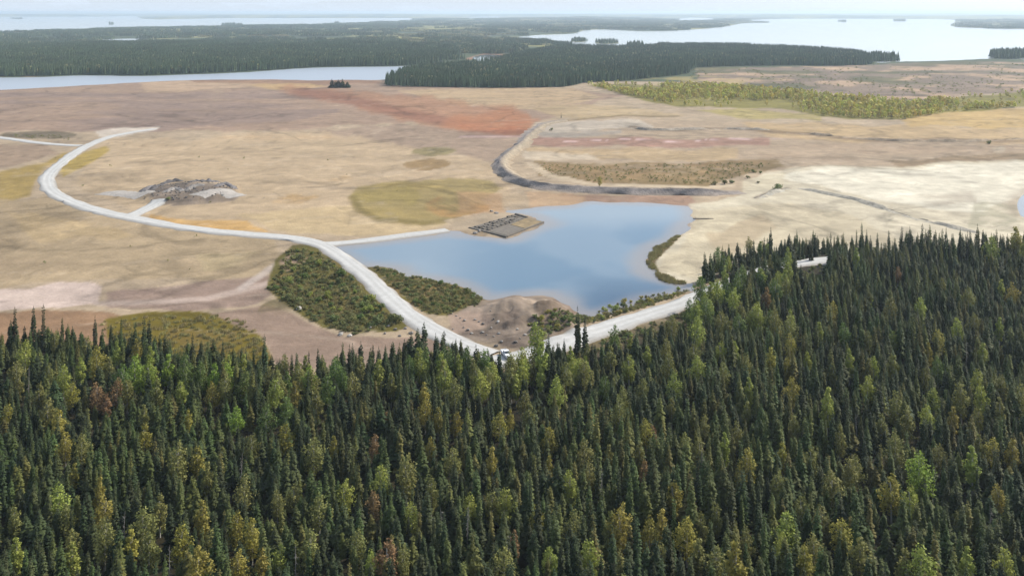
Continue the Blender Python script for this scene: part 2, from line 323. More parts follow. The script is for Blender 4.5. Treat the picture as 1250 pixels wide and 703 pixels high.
# edges wander a little, by world noise scaled to what shows at that range
wob = (fbm(gx / (10 + dd * .05), gy / (10 + dd * .1), 41) - .5) * 14; wobx = (fbm(gx / (10 + dd * .05), gy / (10 + dd * .1), 47) - .5) * 40
fy = np.clip((py - 15) / 250, 0.02, 1.2)
qx, qy = px + wobx * fy * .6, py + wob * fy * .8
brk = .55 * fbm(gx / (6 + dd * .03), gy / (6 + dd * .06), 55) + .45 * fbm(gx / (2 + dd * .012), gy / (2 + dd * .024), 57)
brk = np.clip((brk - .5) * 1.8 + .5, 0, 1)
def paint(poly, c, fe=6.0, a=1.0, wobble=True, m=None):
    """blend colour c inside the outline; fe = soft edge, m = extra mask"""
    X, Y = (qx, qy) if wobble else (px, py)
    xs = [p[0] for p in poly]; ys = [p[1] for p in poly]
    sel = infront & (X > min(xs) - fe * 4) & (X < max(xs) + fe * 4) & (Y > min(ys) - fe * 2) & (Y < max(ys) + fe * 2)
    if not sel.any(): return
    # the plain is seen at a low angle: measure distance with the depth stretched
    P = [(x, y * 2.2) for x, y in poly]; d = sdf(P, X[sel], Y[sel] * 2.2)
    w = sstep(fe * 1.3, -fe * 1.3, d); w = sstep(.3, .7, w + (brk[sel] - .5) * .85) * a
    if m is not None: w = w * m[sel]
    col[sel] = col[sel] * (1 - w[:, None]) + lin(c) * w[:, None]
def stroke(line, c, wd, a=1.0, fe=None):
    fe = fe or wd
    xs = [p[0] for p in line]; ys = [p[1] for p in line]
    sel = infront & (qx > min(xs) - 60) & (qx < max(xs) + 60) & (qy > min(ys) - 30) & (qy < max(ys) + 30)
    d = ldist([(x, y * 2.2) for x, y in line], qx[sel], qy[sel] * 2.2)
    w = sstep(wd + fe, wd * .5, d) * a
    col[sel] = col[sel] * (1 - w[:, None]) + lin(c) * w[:, None]
E = lambda cx, cy, rx, ry: oval(cx, cy, rx, ry, 24)
streak = sstep(.42, .62, fbm(gx / 160, gy / 45, 61)); mott = sstep(.4, .62, fbm(gx / 25, gy / 25, 67)); fine = sstep(.42, .6, fbm(gx / 9, gy / 9, 71))
# far land
paint([(-900,15),(2200,15),(2200,100),(-900,100)], (92,104,82), 3)
paint([(-900,15),(2200,15),(2200,60),(-900,60)], (172,168,112), 3, .85, m=sstep(.42,.56,fbm(gx/420, gy/500, 63)))
# far brown plain
paint([(-300,96),(480,96),(560,108),(700,108),(760,118),(650,150),(500,150),(400,158),(200,160),(-300,170)], (178,156,140), 8)
paint([(-300,110),(430,110),(420,140),(200,160),(-300,165)], (160,142,134), 10, .8, m=streak)
paint([(170,100),(340,96),(350,104),(260,110),(180,112)], (206,182,158), 5, .8)
paint([(230,96),(380,96),(460,98),(470,103),(380,104),(240,101)], (160,128,108), 3, .7)
paint([(120,162),(150,157),(192,155),(186,159),(150,166),(128,172)], (228,218,208), 4, .85)
paint([(300,104),(380,102),(400,106),(340,110)], (212,184,142), 3, .8)
paint([(480,110),(700,108),(740,120),(660,135),(560,130)], (200,178,150), 6)
paint([(350,108),(430,108),(520,116),(620,132),(655,148),(648,164),(590,167),(540,160),(470,143),(400,128)], (184,144,118), 20, .75)
stroke([(370,112),(450,128),(530,146),(590,158)], (156,114,98), 10, .7)
paint([(550,140),(620,134),(654,146),(650,162),(610,168),(560,164),(535,156)], (188,136,106), 26, .72)
paint([(560,152),(640,150),(648,160),(600,165),(556,160)], (178,116,88), 16, .6, m=mott)
paint([(560,160),(640,160),(640,169),(570,170)], (140,98,84), 5, .6)
paint([(500,150),(620,168),(640,172),(620,205),(540,185),(420,178),(380,160)], (172,152,138), 10, .75)
stroke([(560,167.5),(640,168.5)], (215,190,190), 1.2, .8)
# centre plain
paint([(130,172),(400,160),(560,190),(610,205),(640,250),(560,270),(300,285),(160,262),(90,225)], (206,186,160), 16, .85)
paint([(160,172),(420,165),(420,185),(170,190)], (198,172,142), 12, .6, m=streak)
paint([(180,262),(300,270),(330,284),(230,278),(178,270)], (216,180,128), 5, .9)
paint([(300,240),(420,215),(440,225),(330,262)], (205,172,125), 9, .6, m=mott)
paint([(290,262),(440,250),(560,275),(480,288),(350,288)], (212,192,158), 8, .8)
paint([(428,240),(440,230),(470,224),(520,220),(570,219),(598,222),(612,232),(590,246),(600,258),(560,268),(520,274),(480,271),(448,261),(432,251)], (174,158,114), 8, .9)
paint(E(500,246,70,22), (192,172,120), 8, .6, m=streak)
paint([(560,235),(610,238),(620,262),(560,262)], (196,164,132), 9, .7)
paint(E(470,240,40,20), (160,146,96), 8, .6, m=mott)
paint(E(560,253,40,16), (190,150,108), 8, .6, m=mott)
stroke([(430,242),(438,256),(470,270),(520,274),(560,270)], (140,126,84), 5, .8)
paint(E(530,185,28,6), (152,142,108), 5, .9); paint(E(522,201,28,7), (162,138,104), 4, .9)
paint(E(50,167,48,5), (128,118,102), 4, .9)
# left grass and soils
paint([(-200,225),(0,212),(50,200),(85,186),(92,190),(62,206),(50,222),(40,240),(0,252),(-200,262)], (178,156,98), 8, .85)
paint([(-100,236),(30,240),(10,254),(-100,258)], (140,132,78), 5, .7, m=mott)
paint([(76,202),(110,186),(130,180),(132,186),(100,208),(78,218)], (186,164,92), 5, .8)
paint([(-200,172),(60,178),(80,190),(0,208),(-200,215)], (166,146,130), 8, .8)
paint([(-300,255),(60,240),(150,268),(340,290),(345,320),(320,340),(150,345),(0,350),(-300,360)], (188,170,144), 10, .9)
paint([(-300,265),(150,285),(320,300),(300,330),(0,340),(-300,350)], (166,148,128), 12, .75, m=streak)
paint([(0,255),(120,272),(160,290),(40,300)], (208,186,150), 9, .6, m=mott)
paint([(220,300),(330,292),(320,325),(250,330)], (204,188,156), 9, .6, m=mott)
paint([(-200,362),(30,352),(72,346.5),(108,347),(120,354),(116,376),(50,379),(-200,384)], (230,212,204), 4, 1)
paint([(100,352),(330,340),(340,350),(260,360),(110,366)], (142,122,118), 6, .6, m=streak)
paint([(120,358),(330,336),(345,352),(320,372),(250,382),(120,380)], (160,140,132), 7, .85)
stroke([(116,374),(180,371),(260,366),(330,346),(345,338)], (206,190,182), 5, .75)
stroke([(300,352),(322,336),(345,318)], (214,202,196), 4, .8)
paint([(-300,380),(120,382),(170,390),(180,440),(-300,440)], (160,130,106), 6, .9)
paint([(118,392),(180,382),(260,381),(296,390),(322,412),(335,442),(320,458),(200,450),(130,420)], (124,112,56), 5, 1)
paint([(200,402),(300,405),(315,440),(240,430)], (134,116,76), 7, .6, m=mott)
paint([(262,384),(330,372),(420,412),(540,412),(560,440),(340,455),(325,410)], (164,144,132), 6, .95)
paint([(330,380),(420,402),(480,412),(420,425),(330,410)], (182,160,146), 7, .6, m=streak)
paint([(336,318),(352,300),(380,300),(420,318),(470,366),(500,396),(480,405),(430,408),(390,400),(350,372),(328,352)], (112,106,56), 4, .95)
paint([(340,320),(352,308),(372,318),(350,332)], (178,156,140), 5, .8)
paint([(438,326),(470,323),(500,332),(560,345),(596,360),(585,378),(545,388),(520,385),(480,360)], (116,108,62), 4, .95)
paint([(520,350),(585,364),(590,376),(540,380)], (140,124,84), 5, .6, m=mott)
paint(E(395,350,60,34), (150,130,90), 5, .7, m=fine)
paint(E(380,380,60,20), (98,92,50), 5, .6, m=mott)
paint(E(520,355,60,20), (150,126,92), 5, .7, m=fine)
paint(E(231,237,60,13), (146,134,126), 6, .85)
paint(E(231,236,50,11), (108,102,100), 5, .6, m=fine)
# mound soil
paint([(545,402),(560,382),(596,364),(620,357),(672,358),(700,372),(712,388),(700,410),(640,430),(560,415)], (158,144,132), 7, .95)
paint([(560,382),(672,358),(712,388),(640,430),(560,415)], (122,110,104), 6, .7, m=fine)
paint([(560,382),(672,358),(712,388),(640,430),(560,415)], (196,180,166), 6, .6, m=sstep(.5,.64,fbm(gx/14, gy/5, 73)))
paint([(545,385),(590,380),(600,400),(550,410)], (196,174,160), 5, .8, m=mott)
paint([(655,380),(705,378),(712,396),(680,410),(660,400)], (112,94,78), 5, .5)
paint([(612,352),(680,352),(680,358),(612,358)], (150,130,118), 3, .6)
# pond margins
paint([(690,238),(840,238),(850,252),(760,249),(690,248)], (172,140,126), 6, .7)
paint([(640,236),(720,240),(720,256),(650,258)], (206,178,150), 5, .8)
paint([(540,270),(575,265),(660,256),(672,272),(640,292),(618,295),(560,290)], (196,180,160), 5, .8)
paint([(548,278),(600,286),(590,296),(556,292)], (170,152,130), 4, .7, m=mott)
paint([(612,255),(655,262),(660,268),(640,262)], (222,216,214), 3, .8)
# eastern terraces
paint([(652,150),(700,146),(800,146),(950,150),(1300,165),(1300,200),(900,205),(660,198),(634,180)], (192,174,154), 6, .9)
paint([(655,150),(780,147),(800,156),(700,162),(645,166)], (206,196,184), 4, .9)
paint([(645,163),(760,160),(760,166),(650,170)], (176,170,164), 4, .7)
stroke([(770,156),(800,159),(860,157.5),(930,158.5),(1010,162)], (128,110,90), 1.6, .8)
paint([(640,168),(760,169),(940,170),(940,179),(760,180),(650,178)], (178,142,130), 4, .8)
for a, b in ((690,716),(722,734),(740,748),(752,770),(778,806),(812,836),(845,862),(868,940)):
    stroke([(a,172.6 - (a-690)*.006),(b,172.2 - (b-690)*.006)], (232,206,206), .9, .9, .8)
stroke([(940,171),(1010,168),(1080,168)], (220,200,196), 1.5, .6)
paint([(640,182),(900,182),(900,196),(650,196)], (200,178,146), 5, .8)
paint([(630,186),(720,188),(740,196),(640,196)], (220,208,192), 5, .7)
paint([(655,199),(760,200),(950,196),(960,206),(880,222),(860,227),(730,226),(660,216)], (146,126,92), 5, .9)
paint([(655,199),(760,200),(950,196),(900,215),(730,226),(660,216)], (176,150,118), 4, .6, m=fine)
paint([(640,200),(665,216),(720,228),(900,230),(895,226),(735,225),(680,214),(655,202)], (226,210,188), 2.5, .8)
paint([(900,150),(1300,158),(1300,176),(950,172)], (206,182,146), 7, .8)
paint([(1090,140),(1180,132),(1300,132),(1300,156),(1110,156)], (214,186,134), 6, .85)
stroke([(900,158),(1000,166),(1080,172),(1160,173),(1250,172),(1300,171)], (128,108,92), 3, .7)
paint([(900,172),(1300,178),(1300,196),(930,196)], (182,162,142), 5, .7, m=streak)
paint([(1080,194),(1130,196),(1250,186),(1300,184),(1300,195),(1180,204),(1100,207)], (160,140,116), 5, .85)
# white sand
paint([(815,250),(862,250),(868,262),(850,285),(822,292),(838,270)], (186,178,182), 6, .8)
paint([(840,248),(902,240),(930,214),(985,204),(1100,203),(1200,198),(1400,190),(1400,320),(1250,312),(930,315),(880,335),(848,346),(812,342),(792,330),(790,316),(812,292),(842,274)], (228,219,200), 6, 1)
paint([(930,220),(1000,206),(1110,206),(1250,198),(1400,196),(1400,232),(1250,236),(1190,262),(1080,246),(1000,228)], (250,244,229), 8, .95)
paint([(845,255),(960,250),(1060,270),(1100,300),(930,306),(850,340),(800,330),(830,290)], (220,208,184), 12, .7)
paint([(860,285),(930,262),(950,280),(880,320)], (196,178,152), 12, .6)
paint([(1110,235),(1180,234),(1190,248),(1130,252)], (198,188,174), 6, .7, m=streak)
paint([(1190,250),(1240,252),(1240,285),(1180,280)], (188,184,164), 6, .7, m=fine)
paint([(905,222),(960,212),(960,234),(905,236)], (232,222,200), 5, .8)
stroke([(925,243),(945,236),(962,232)], (150,138,128), 2.5, .7)  # cast shadow of the lone bush, painted as a dark streak on the sand
paint([(790,316),(800,300),(826,284),(836,280),(826,294),(806,312),(800,322),(808,336),(838,346),(830,349),(804,342),(788,328)], (118,104,72), 2.5, .95, wobble=False)
# logged ground at right
paint([(850,84),(960,82),(1066,80),(1160,76),(1300,76),(1300,112),(1180,116),(1110,124),(1000,112),(920,106),(850,104)], (150,134,122), 4, .95)
paint([(850,84),(1300,76),(1300,112),(1110,124),(850,104)], (206,180,156), 4, .9, m=sstep(.5,.62,fbm(gx/60, gy/60, 81)))
paint([(850,80),(1300,74),(1300,120),(1110,128),(850,104)], (100,104,74), 4, .8, m=sstep(.5,.62,fbm(gx/80, gy/70, 83)))
paint([(780,95),(860,92),(930,97),(900,104),(800,104)], (196,180,130), 4, .7, m=mott)
paint(PLAIN_DECID, (146,140,76), 4, .9)
paint([(850,134),(900,133),(1000,142),(1000,147),(900,146)], (184,172,108), 4, .7)
paint([(650,134),(700,128),(800,134),(840,140),(700,146)], (202,182,150), 5, .8)
stroke([(690,148),(760,143),(830,141)], (136,118,84), 1.5, .7)
# banks of the little puddle
stroke([(572,72),(592,67),(616,68)], (196,150,130), 2.5, .7)
for k, v in FAR_FOREST.items(): paint(v, (58,66,48), 2, 1, wobble=False)
paint([(640,446),(690,430),(740,411),(800,391),(850,368),(850,392),(800,412),(740,432),(690,448)], (118,106,76), 4, .85)
# forest floor
fs = sdf(FOREST_W, gx, gy); w = sstep(3, -8, fs)[:, None]; col = col * (1 - w) + lin((62,58,44)) * w
# damp margins: the fringe of every shore
ls = lake_sd(gx, gy); w = (sstep(5 + .004 * dd, 0, ls) * .35 * (dd < 1200))[:, None]; col = col * (1 - w) + lin((150,128,116)) * w
# drainage threads and grain that show at this range
rdg = np.abs(2 * fbm(gx / 170 + .35 * fbm(gx / 40, gy / 40, 181), gy / 60, 183, 3) - 1); thr = (sstep(.035, .0, rdg) * (fbm(gx / 200, gy / 200, 187) > .48) * (dd < 1400) * (fs > 0))[:, None]
col = col * (1 - .28 * thr)
rdg = np.abs(2 * fbm(gx / 90, gy / 28, 191, 4) - 1); thr = (sstep(.05, .0, rdg) * (fbm(gx / 150, gy / 150, 193) > .5) * (dd < 1100) * (fs > 0))[:, None]
col = col * (1 - .22 * thr) + lin((222,208,192)) * .22 * thr
g = 1 + .22 * (fbm(gx / 40, gy / 22, 91) - .5) * 2 + .14 * (fbm(gx / 12, gy / 8, 93) - .5) * 2 * (dd < 1500) + .10 * (vnoise(gx / 4, gy / 4, 95) - .5) * (dd < 800)
lum = (col @ np.array([.2126, .7152, .0722]))[:, None]; col = lum + (col - lum) * 1.13; col = col * np.array([1.03, 1.0, .95])
col = np.clip(col * g[:, None] * KALB, 0, 1)
faces = []
idx = np.arange(nr * na).reshape(nr, na)
f = np.stack([idx[:-1, :-1], idx[:-1, 1:], idx[1:, 1:], idx[1:, :-1]], -1).reshape(-1, 4)
gv = np.stack([gx, gy, gz], 1)
gm = bpy.data.meshes.new('ground'); gm.vertices.add(len(gv)); gm.vertices.foreach_set('co', gv.ravel())
gm.loops.add(f.size); gm.loops.foreach_set('vertex_index', f[:, ::-1].ravel()); gm.polygons.add(len(f))
gm.polygons.foreach_set('loop_start', np.arange(len(f)) * 4); gm.polygons.foreach_set('use_smooth', np.ones(len(f), bool))
gm.update(calc_edges=True)
ca = gm.color_attributes.new('Col', 'FLOAT_COLOR', 'POINT'); ca.data.foreach_set('color', np.concatenate([col, np.ones((len(col), 1))], 1).astype(np.float32).ravel())
gm.materials.append(M['ground'])
if gm.polygons[nr // 2].normal.z < 0: gm.flip_normals()
ground = link('ground', gm); tag(ground, kind='structure', label='tan, rust and white tailings plain running to the lakes')

# ------------------------------------------------------------------ water
WLAB = {'pond': 'milky blue pond below the embankment', 'lake_near_shore': 'narrow lake along the far edge of the plain', 'lake_right': 'wide glittering lake at upper right'}
def pond_sheet(k, p, z, m, st):
    P = np.array(p); xs = np.arange(P[:, 0].min() - 8, P[:, 0].max() + 8, st); ys = np.arange(P[:, 1].min() - 8, P[:, 1].max() + 8, st); a, b = np.meshgrid(xs, ys)
    s = sdf(p, a, b); s = np.maximum(s, s)
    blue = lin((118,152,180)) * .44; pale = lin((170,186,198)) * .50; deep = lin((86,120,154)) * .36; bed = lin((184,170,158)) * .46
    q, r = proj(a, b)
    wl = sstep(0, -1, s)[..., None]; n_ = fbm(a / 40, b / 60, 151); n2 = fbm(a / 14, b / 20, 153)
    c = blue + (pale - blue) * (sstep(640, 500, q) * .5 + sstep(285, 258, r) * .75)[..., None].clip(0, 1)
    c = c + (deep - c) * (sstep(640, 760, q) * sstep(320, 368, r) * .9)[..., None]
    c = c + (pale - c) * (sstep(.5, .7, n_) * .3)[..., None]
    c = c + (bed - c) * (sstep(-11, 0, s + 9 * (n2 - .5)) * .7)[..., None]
    idx = np.arange(a.size).reshape(a.shape); f = np.stack([idx[:-1, :-1], idx[:-1, 1:], idx[1:, 1:], idx[1:, :-1]], -1)
    ins = (np.minimum.reduce([s[:-1, :-1], s[:-1, 1:], s[1:, 1:], s[1:, :-1]]) < 7); f = f[ins]
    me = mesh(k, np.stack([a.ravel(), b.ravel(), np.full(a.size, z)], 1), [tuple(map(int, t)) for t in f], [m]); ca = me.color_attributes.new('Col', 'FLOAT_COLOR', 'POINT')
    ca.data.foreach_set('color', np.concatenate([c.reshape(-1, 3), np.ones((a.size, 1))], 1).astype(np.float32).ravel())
    bm = bmesh.new(); bm.from_mesh(me); bmesh.ops.delete(bm, geom=[v for v in bm.verts if not v.link_faces], context='VERTS'); bm.to_mesh(me); bm.free(); return me
for k, p in LK.items():
    if k == 'pond':
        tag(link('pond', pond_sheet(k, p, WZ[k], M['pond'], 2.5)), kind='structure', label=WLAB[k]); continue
    n = len(p); P = np.array(p); ar = sum(P[i][0] * P[(i + 1) % n][1] - P[(i + 1) % n][0] * P[i][1] for i in range(n))
    T = np.roll(P, -1, 0) - np.roll(P, 1, 0); T /= np.linalg.norm(T, axis=1)[:, None] + 1e-9
    nn = np.stack([T[:, 1], -T[:, 0]], 1) * (1 if ar > 0 else -1)
    off = 1.5 + .004 * np.hypot(P[:, 0], P[:, 1])
    Q = P + nn * off[:, None]
    v = [(q[0], q[1], WZ[k]) for q in Q]; tris = tessellate_polygon([[Vector(q) for q in v]])
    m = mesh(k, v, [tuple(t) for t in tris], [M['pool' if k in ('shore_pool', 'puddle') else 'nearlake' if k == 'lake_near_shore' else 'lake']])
    bm = bmesh.new(); bm.from_mesh(m)
    for fc in bm.faces:
        if fc.normal.z < 0: fc.normal_flip()
    bm.to_mesh(m); bm.free()
    o = link({'puddle': 'small_lake', 'lake_far': 'lake', 'lake_left': 'lake', 'lake_right': 'lake', 'lake_near_shore': 'lake', 'lake_small': 'small_lake', 'lake_distant': 'lake', 'shore_pool': 'pool', 'pond': 'pond'}[k], m)
    tag(o, kind='structure', label=WLAB.get(k))

# ------------------------------------------------------------------ roads and dike
def strip(name, line, prof, colf, m, zf=None, wn=0.0, seed=0):
    """sweep a profile [(offset, z)] along a ground line; colf(i_across, s) -> albedo"""
    n = len(line); k = len(prof); V = []; C = []; Fc = []
    P = np.array(line); T = np.gradient(P, axis=0); T /= np.linalg.norm(T, axis=1)[:, None] + 1e-9
    Nn = np.stack([-T[:, 1], T[:, 0]], 1); s = np.concatenate([[0], np.cumsum(np.linalg.norm(np.diff(P, axis=0), axis=1))])
    for i in range(n):
        for j, (o, z) in enumerate(prof):
            ww = 1 + wn * (vnoise(s[i] / 6, j * 9.7, seed) - .5) * 2
            x, y = P[i] + Nn[i] * o * ww
            zz = z * (zf(s[i] / s[-1], s[i]) if zf else 1)
            if 0 < j < k - 1: zz += wn * abs(z) * (vnoise(s[i] / 4, j * 5.1, seed + 3) - .5)
            V.append([x, y, zz]); C.append(colf(j, s[i]))
    base = height(np.array([v[0] for v in V]), np.array([v[1] for v in V]))
    for v, b in zip(V, base): v[2] += max(float(b), -0.2)
    for i in range(n - 1):
        for j in range(k - 1):
            a = i * k + j; Fc.append((a, a + 1, a + k + 1, a + k))
    me = mesh(name, V, Fc, [m], True); ca = me.color_attributes.new('Col', 'FLOAT_COLOR', 'POINT')
    ca.data.foreach_set('color', np.array(C, np.float32).ravel())
    if sum(p.normal.z for p in me.polygons) < 0: me.flip_normals()
    return me
gr_c, gr_t, gr_s = np.array(alb((228,226,223))), np.array(alb((244,243,241))), np.array(alb((178,168,156)))
ZR = {'haul_road': .50, 'side_road': .42, 'spur_road': .45, 'pond_road': .47, 'forest_road': .54}
for k, p in RD.items():
    line = smooth(p, 3.0); w = RW[k] / 2 * .68; z = ZR[k]
    prof = [(-w - 1.6, -.06), (-w, z), (-w * .75, z + .04), (-w * .45, z - .02), (0, z + .06), (w * .45, z - .02), (w * .75, z + .04), (w, z), (w + 1.6, -.06)]
    cc = [gr_s, gr_c, gr_c, gr_t, gr_c, gr_t, gr_c, gr_c, gr_s]
    end = (lambda u, s: min(1, (s + 1) / 25)) if k == 'haul_road' else None
    me = strip(k, [tuple(q) for q in line], prof, lambda j, s: tuple(np.array(cc[j]) * (0.93 + .12 * float(vnoise(s / 9, j * .6, 5)))), M['road'], end, .22, len(k))
    tag(link(k, me), kind='structure', label='pale gravel road')
# turning apron where the haul road starts
dk = smooth([at(x, y)[:2] for x, y in DIKE], 3.0)
dk_s = [alb((196,178,160)), alb((186,174,166)), alb((178,168,162)), alb((186,172,160)), alb((188,172,152)), alb((204,188,164)), alb((196,178,154))]
pd = [(-7.0, -.15), (-4.6, 1.1), (-2.0, 2.6), (-1.3, 3.1), (.4, 3.2), (2.2, 2.3), (4.4, 1.2), (7.0, -.1)]
dk_s.append(alb((196,176,150)))
P = np.array(dk)
me = strip('embankment', [tuple(q) for q in dk], pd, lambda j, s: tuple(np.array(dk_s[j]) * (0.85 + .3 * float(vnoise(s / 5, j * 3.1, 8)))), M['dike'],
           lambda u, s: (.22 + .78 * float(sstep(.15, .55, u))) * (1 - .8 * float(sstep(.95, 1.0, u))), .42, 4)
tag(link('embankment', me), kind='structure', label='curved earth embankment with a dark grey slope above the pond')
# low eroded scarp across the sand, and lesser banks
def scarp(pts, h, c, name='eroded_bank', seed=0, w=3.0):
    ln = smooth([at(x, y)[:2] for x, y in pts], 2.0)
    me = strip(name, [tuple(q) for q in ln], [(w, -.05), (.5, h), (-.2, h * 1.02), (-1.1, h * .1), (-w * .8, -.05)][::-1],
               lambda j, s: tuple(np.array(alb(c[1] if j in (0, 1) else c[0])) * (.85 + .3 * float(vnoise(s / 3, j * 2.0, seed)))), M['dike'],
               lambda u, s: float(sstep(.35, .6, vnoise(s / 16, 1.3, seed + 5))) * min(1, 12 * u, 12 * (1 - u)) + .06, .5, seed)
    tag(link(name, me), kind='structure')
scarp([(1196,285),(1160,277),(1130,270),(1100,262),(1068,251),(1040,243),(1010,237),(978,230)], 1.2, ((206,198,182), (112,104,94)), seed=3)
scarp([(962,231),(945,235),(922,243)], 1.5, ((214,206,190), (110,100,92)), seed=12)  # runs along the lone bush's shadow, its shade put into the dark face colour
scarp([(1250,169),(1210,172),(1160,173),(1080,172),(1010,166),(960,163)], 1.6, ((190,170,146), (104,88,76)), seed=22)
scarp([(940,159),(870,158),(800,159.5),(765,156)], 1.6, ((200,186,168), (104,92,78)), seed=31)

# ------------------------------------------------------------------ plants: prototypes
def spruce_crown(seed, h=12.0, r=1.35, club=False):
    rn = random.Random(seed); V = []; Fc = []
    lv = int(h * 2.3); z0 = rn.uniform(.04, .12)
    for i in range(lv):
        t = i / (lv - 1); z = h * (z0 + (1 - z0) * t * .985)
        Rr = r * ((1 - t) ** .72) * (.85 + .15 * math.sin(t * 9 + seed)) + .10
        if club and .86 < t < .96: Rr += .22
        nb = 6 if t < .75 else 5 if t < .92 else 4; a0 = rn.uniform(0, 6.28)
        for b in range(nb):
            a = a0 + b * 2 * math.pi / nb + rn.uniform(-.35, .35); L_ = Rr * rn.uniform(.62, 1.15)
            if rn.random() < .07: continue
            up = .35 if t > .9 else rn.uniform(-.55, -.15)
            ca, sa = math.cos(a), math.sin(a); wd = L_ * rn.uniform(.26, .4) + .05
            zb = z + rn.uniform(-.12, .12); zt = zb + L_ * up; zm = zb + L_ * up * .35 + .04
            k = len(V); m = .6 * L_
            V += [(ca * .03, sa * .03, zb), (ca * m - sa * wd, sa * m + ca * wd, zm - .10 * L_), (ca * L_, sa * L_, zt), (ca * m + sa * wd, sa * m - ca * wd, zm - .10 * L_), (ca * m, sa * m, zm + .05),
                  (ca * m * .9, sa * m * .9, zm - .42 * L_ - .08)]
            Fc += [(k, k + 4, k + 1), (k + 1, k + 4, k + 2), (k, k + 3, k + 4), (k + 4, k + 3, k + 2), (k, k + 5, k + 2)]
    k = len(V); V += [(.05, 0, h * .95), (-.03, .05, h * .95), (-.03, -.05, h * .95), (0, 0, h * 1.02)]; Fc += [(k, k + 1, k + 3), (k + 1, k + 2, k + 3), (k + 2, k, k + 3)]
    return V, Fc
def trunk_geo(h, r, n=6, top=.08, lean=0.0):
    V = []; Fc = []; lv = 4
    for i in range(lv + 1):
        t = i / lv; rr = r * (1 - t) + r * top * t
        for j in range(n):
            a = 2 * math.pi * j / n; V.append((rr * math.cos(a) + lean * t * t, rr * math.sin(a), h * t - (.4 if i == 0 else 0)))
    for i in range(lv):
        for j in range(n):
            Fc.append((i * n + j, i * n + (j + 1) % n, (i + 1) * n + (j + 1) % n, (i + 1) * n + j))
    return V, Fc
def limb(V, Fc, a, b, r0, r1, n=4):
    a = Vector(a); b = Vector(b); d = (b - a).normalized(); u = d.orthogonal().normalized(); w = d.cross(u); k = len(V)
    for p, rr in ((a, r0), (b, r1)):
        for j in range(n):
            an = 2 * math.pi * j / n; V.append(tuple(p + u * rr * math.cos(an) + w * rr * math.sin(an)))
    for j in range(n): Fc.append((k + j, k + (j + 1) % n, k + n + (j + 1) % n, k + n + j))
def leaves(rn, V, Fc, lobes, n, s0, s1):
    tot = sum(l[1] ** 2 for l in lobes)
    for c, r, sq in lobes:
        for q in range(int(n * r * r / tot)):
            d = Vector((rn.gauss(0, 1), rn.gauss(0, 1), rn.gauss(0, 1))); d.normalize()
            rr = r * (rn.random() ** .33) * rn.uniform(.8, 1.12)
            p = Vector(c) + Vector((d.x * rr, d.y * rr, d.z * rr * sq))
            nn = (d + Vector((rn.gauss(0, .7), rn.gauss(0, .7), rn.gauss(0, .7) + .35))).normalized(); u = nn.orthogonal().normalized(); w = nn.cross(u)
            an = rn.uniform(0, 6.28); u, w = u * math.cos(an) + w * math.sin(an), w * math.cos(an) - u * math.sin(an)
            s = rn.uniform(s0, s1); k = len(V)
            V += [tuple(p + u * s), tuple(p + w * s * .6), tuple(p - u * s), tuple(p - w * s * .6)]; Fc.append((k, k + 1, k + 2, k + 3))
def decid(seed, h=9.0, w=1.8, n=1000, tall=False):
    """trunk with limbs, and a crown of leaves in uneven lobes"""
    rn = random.Random(seed); tv, tf = trunk_geo(h * .86, .13, 6, .2, rn.uniform(-.4, .4)); lobes = []
    nl = 13
    for i in range(nl):
        t = (i + .5) / nl; z = h * (.18 + .76 * t); env = w * (math.sin(math.pi * min(1, .16 + .80 * t)) ** .8) * (1.0 if not tall else .7)
        a = i * 2.4 + rn.uniform(-.6, .6); q = env * rn.uniform(.25, .7)
        c = (q * math.cos(a), q * math.sin(a), z); lobes.append((c, env * rn.uniform(.42, .66) + .15, 1.15))
        limb(tv, tf, (0, 0, z * .8), c, .05, .015)
    lobes.append(((rn.uniform(-.2, .2), rn.uniform(-.2, .2), h * .95), w * .30, 1.4))
    V = []; Fc = []; leaves(rn, V, Fc, lobes, n, .13, .27); return (V, Fc), (tv, tf)
def shrub(seed, n=330):
    rn = random.Random(seed); lobes = []; tv = []; tf = []
    for i in range(7):
        a = rn.uniform(0, 6.28); q = rn.uniform(.1, .75); c = (q * math.cos(a), q * math.sin(a), rn.uniform(.35, .95)); lobes.append((c, rn.uniform(.3, .55), .85))
        limb(tv, tf, (0, 0, -.1), c, .04, .012)
    V = []; Fc = []; leaves(rn, V, Fc, lobes, n, .08, .18); return (V, Fc), (tv, tf)

SP_M = []          # spruce variants: (crown mesh, trunk mesh, radius)
specs = [(1, 12, 1.30, 0), (2, 12, 1.05, 1), (3, 12, 1.8, 0), (4, 12, 1.2, 1), (5, 12, 2.0, 0), (6, 12, .9, 1), (7, 12, 1.5, 0), (8, 12, 1.15, 0)]
for s, h, r, cl in specs:
    cv, cf = spruce_crown(s, h, r * 1.42, cl); tv, tf = trunk_geo(h * .95, .14)
    SP_M.append((mesh('spruce_crown', cv, cf, [M['spruce']]), mesh('spruce_trunk', tv, tf, [M['bark']], True)))
DE_M = []
for s, h, w, tall in ((21, 9, 1.7, 0), (22, 9, 1.95, 0), (23, 9, 1.6, 1), (24, 9, 2.2, 0), (25, 9, 1.9, 1), (26, 9, 1.75, 0)):
    (cv, cf), (tv, tf) = decid(s, h, w, 1150, tall)
    DE_M.append((mesh('leaf_crown', cv, cf, [M['gold']]), mesh('birch_trunk', tv, tf, [M['birch_bark']], True)))
SH_M = []
for s in (41, 42, 43, 44):
    (cv, cf), (tv, tf) = shrub(s); SH_M.append((mesh('shrub_foliage', cv, cf, [M['shrub']]), mesh('shrub_stems', tv, tf, [M['bark']])))

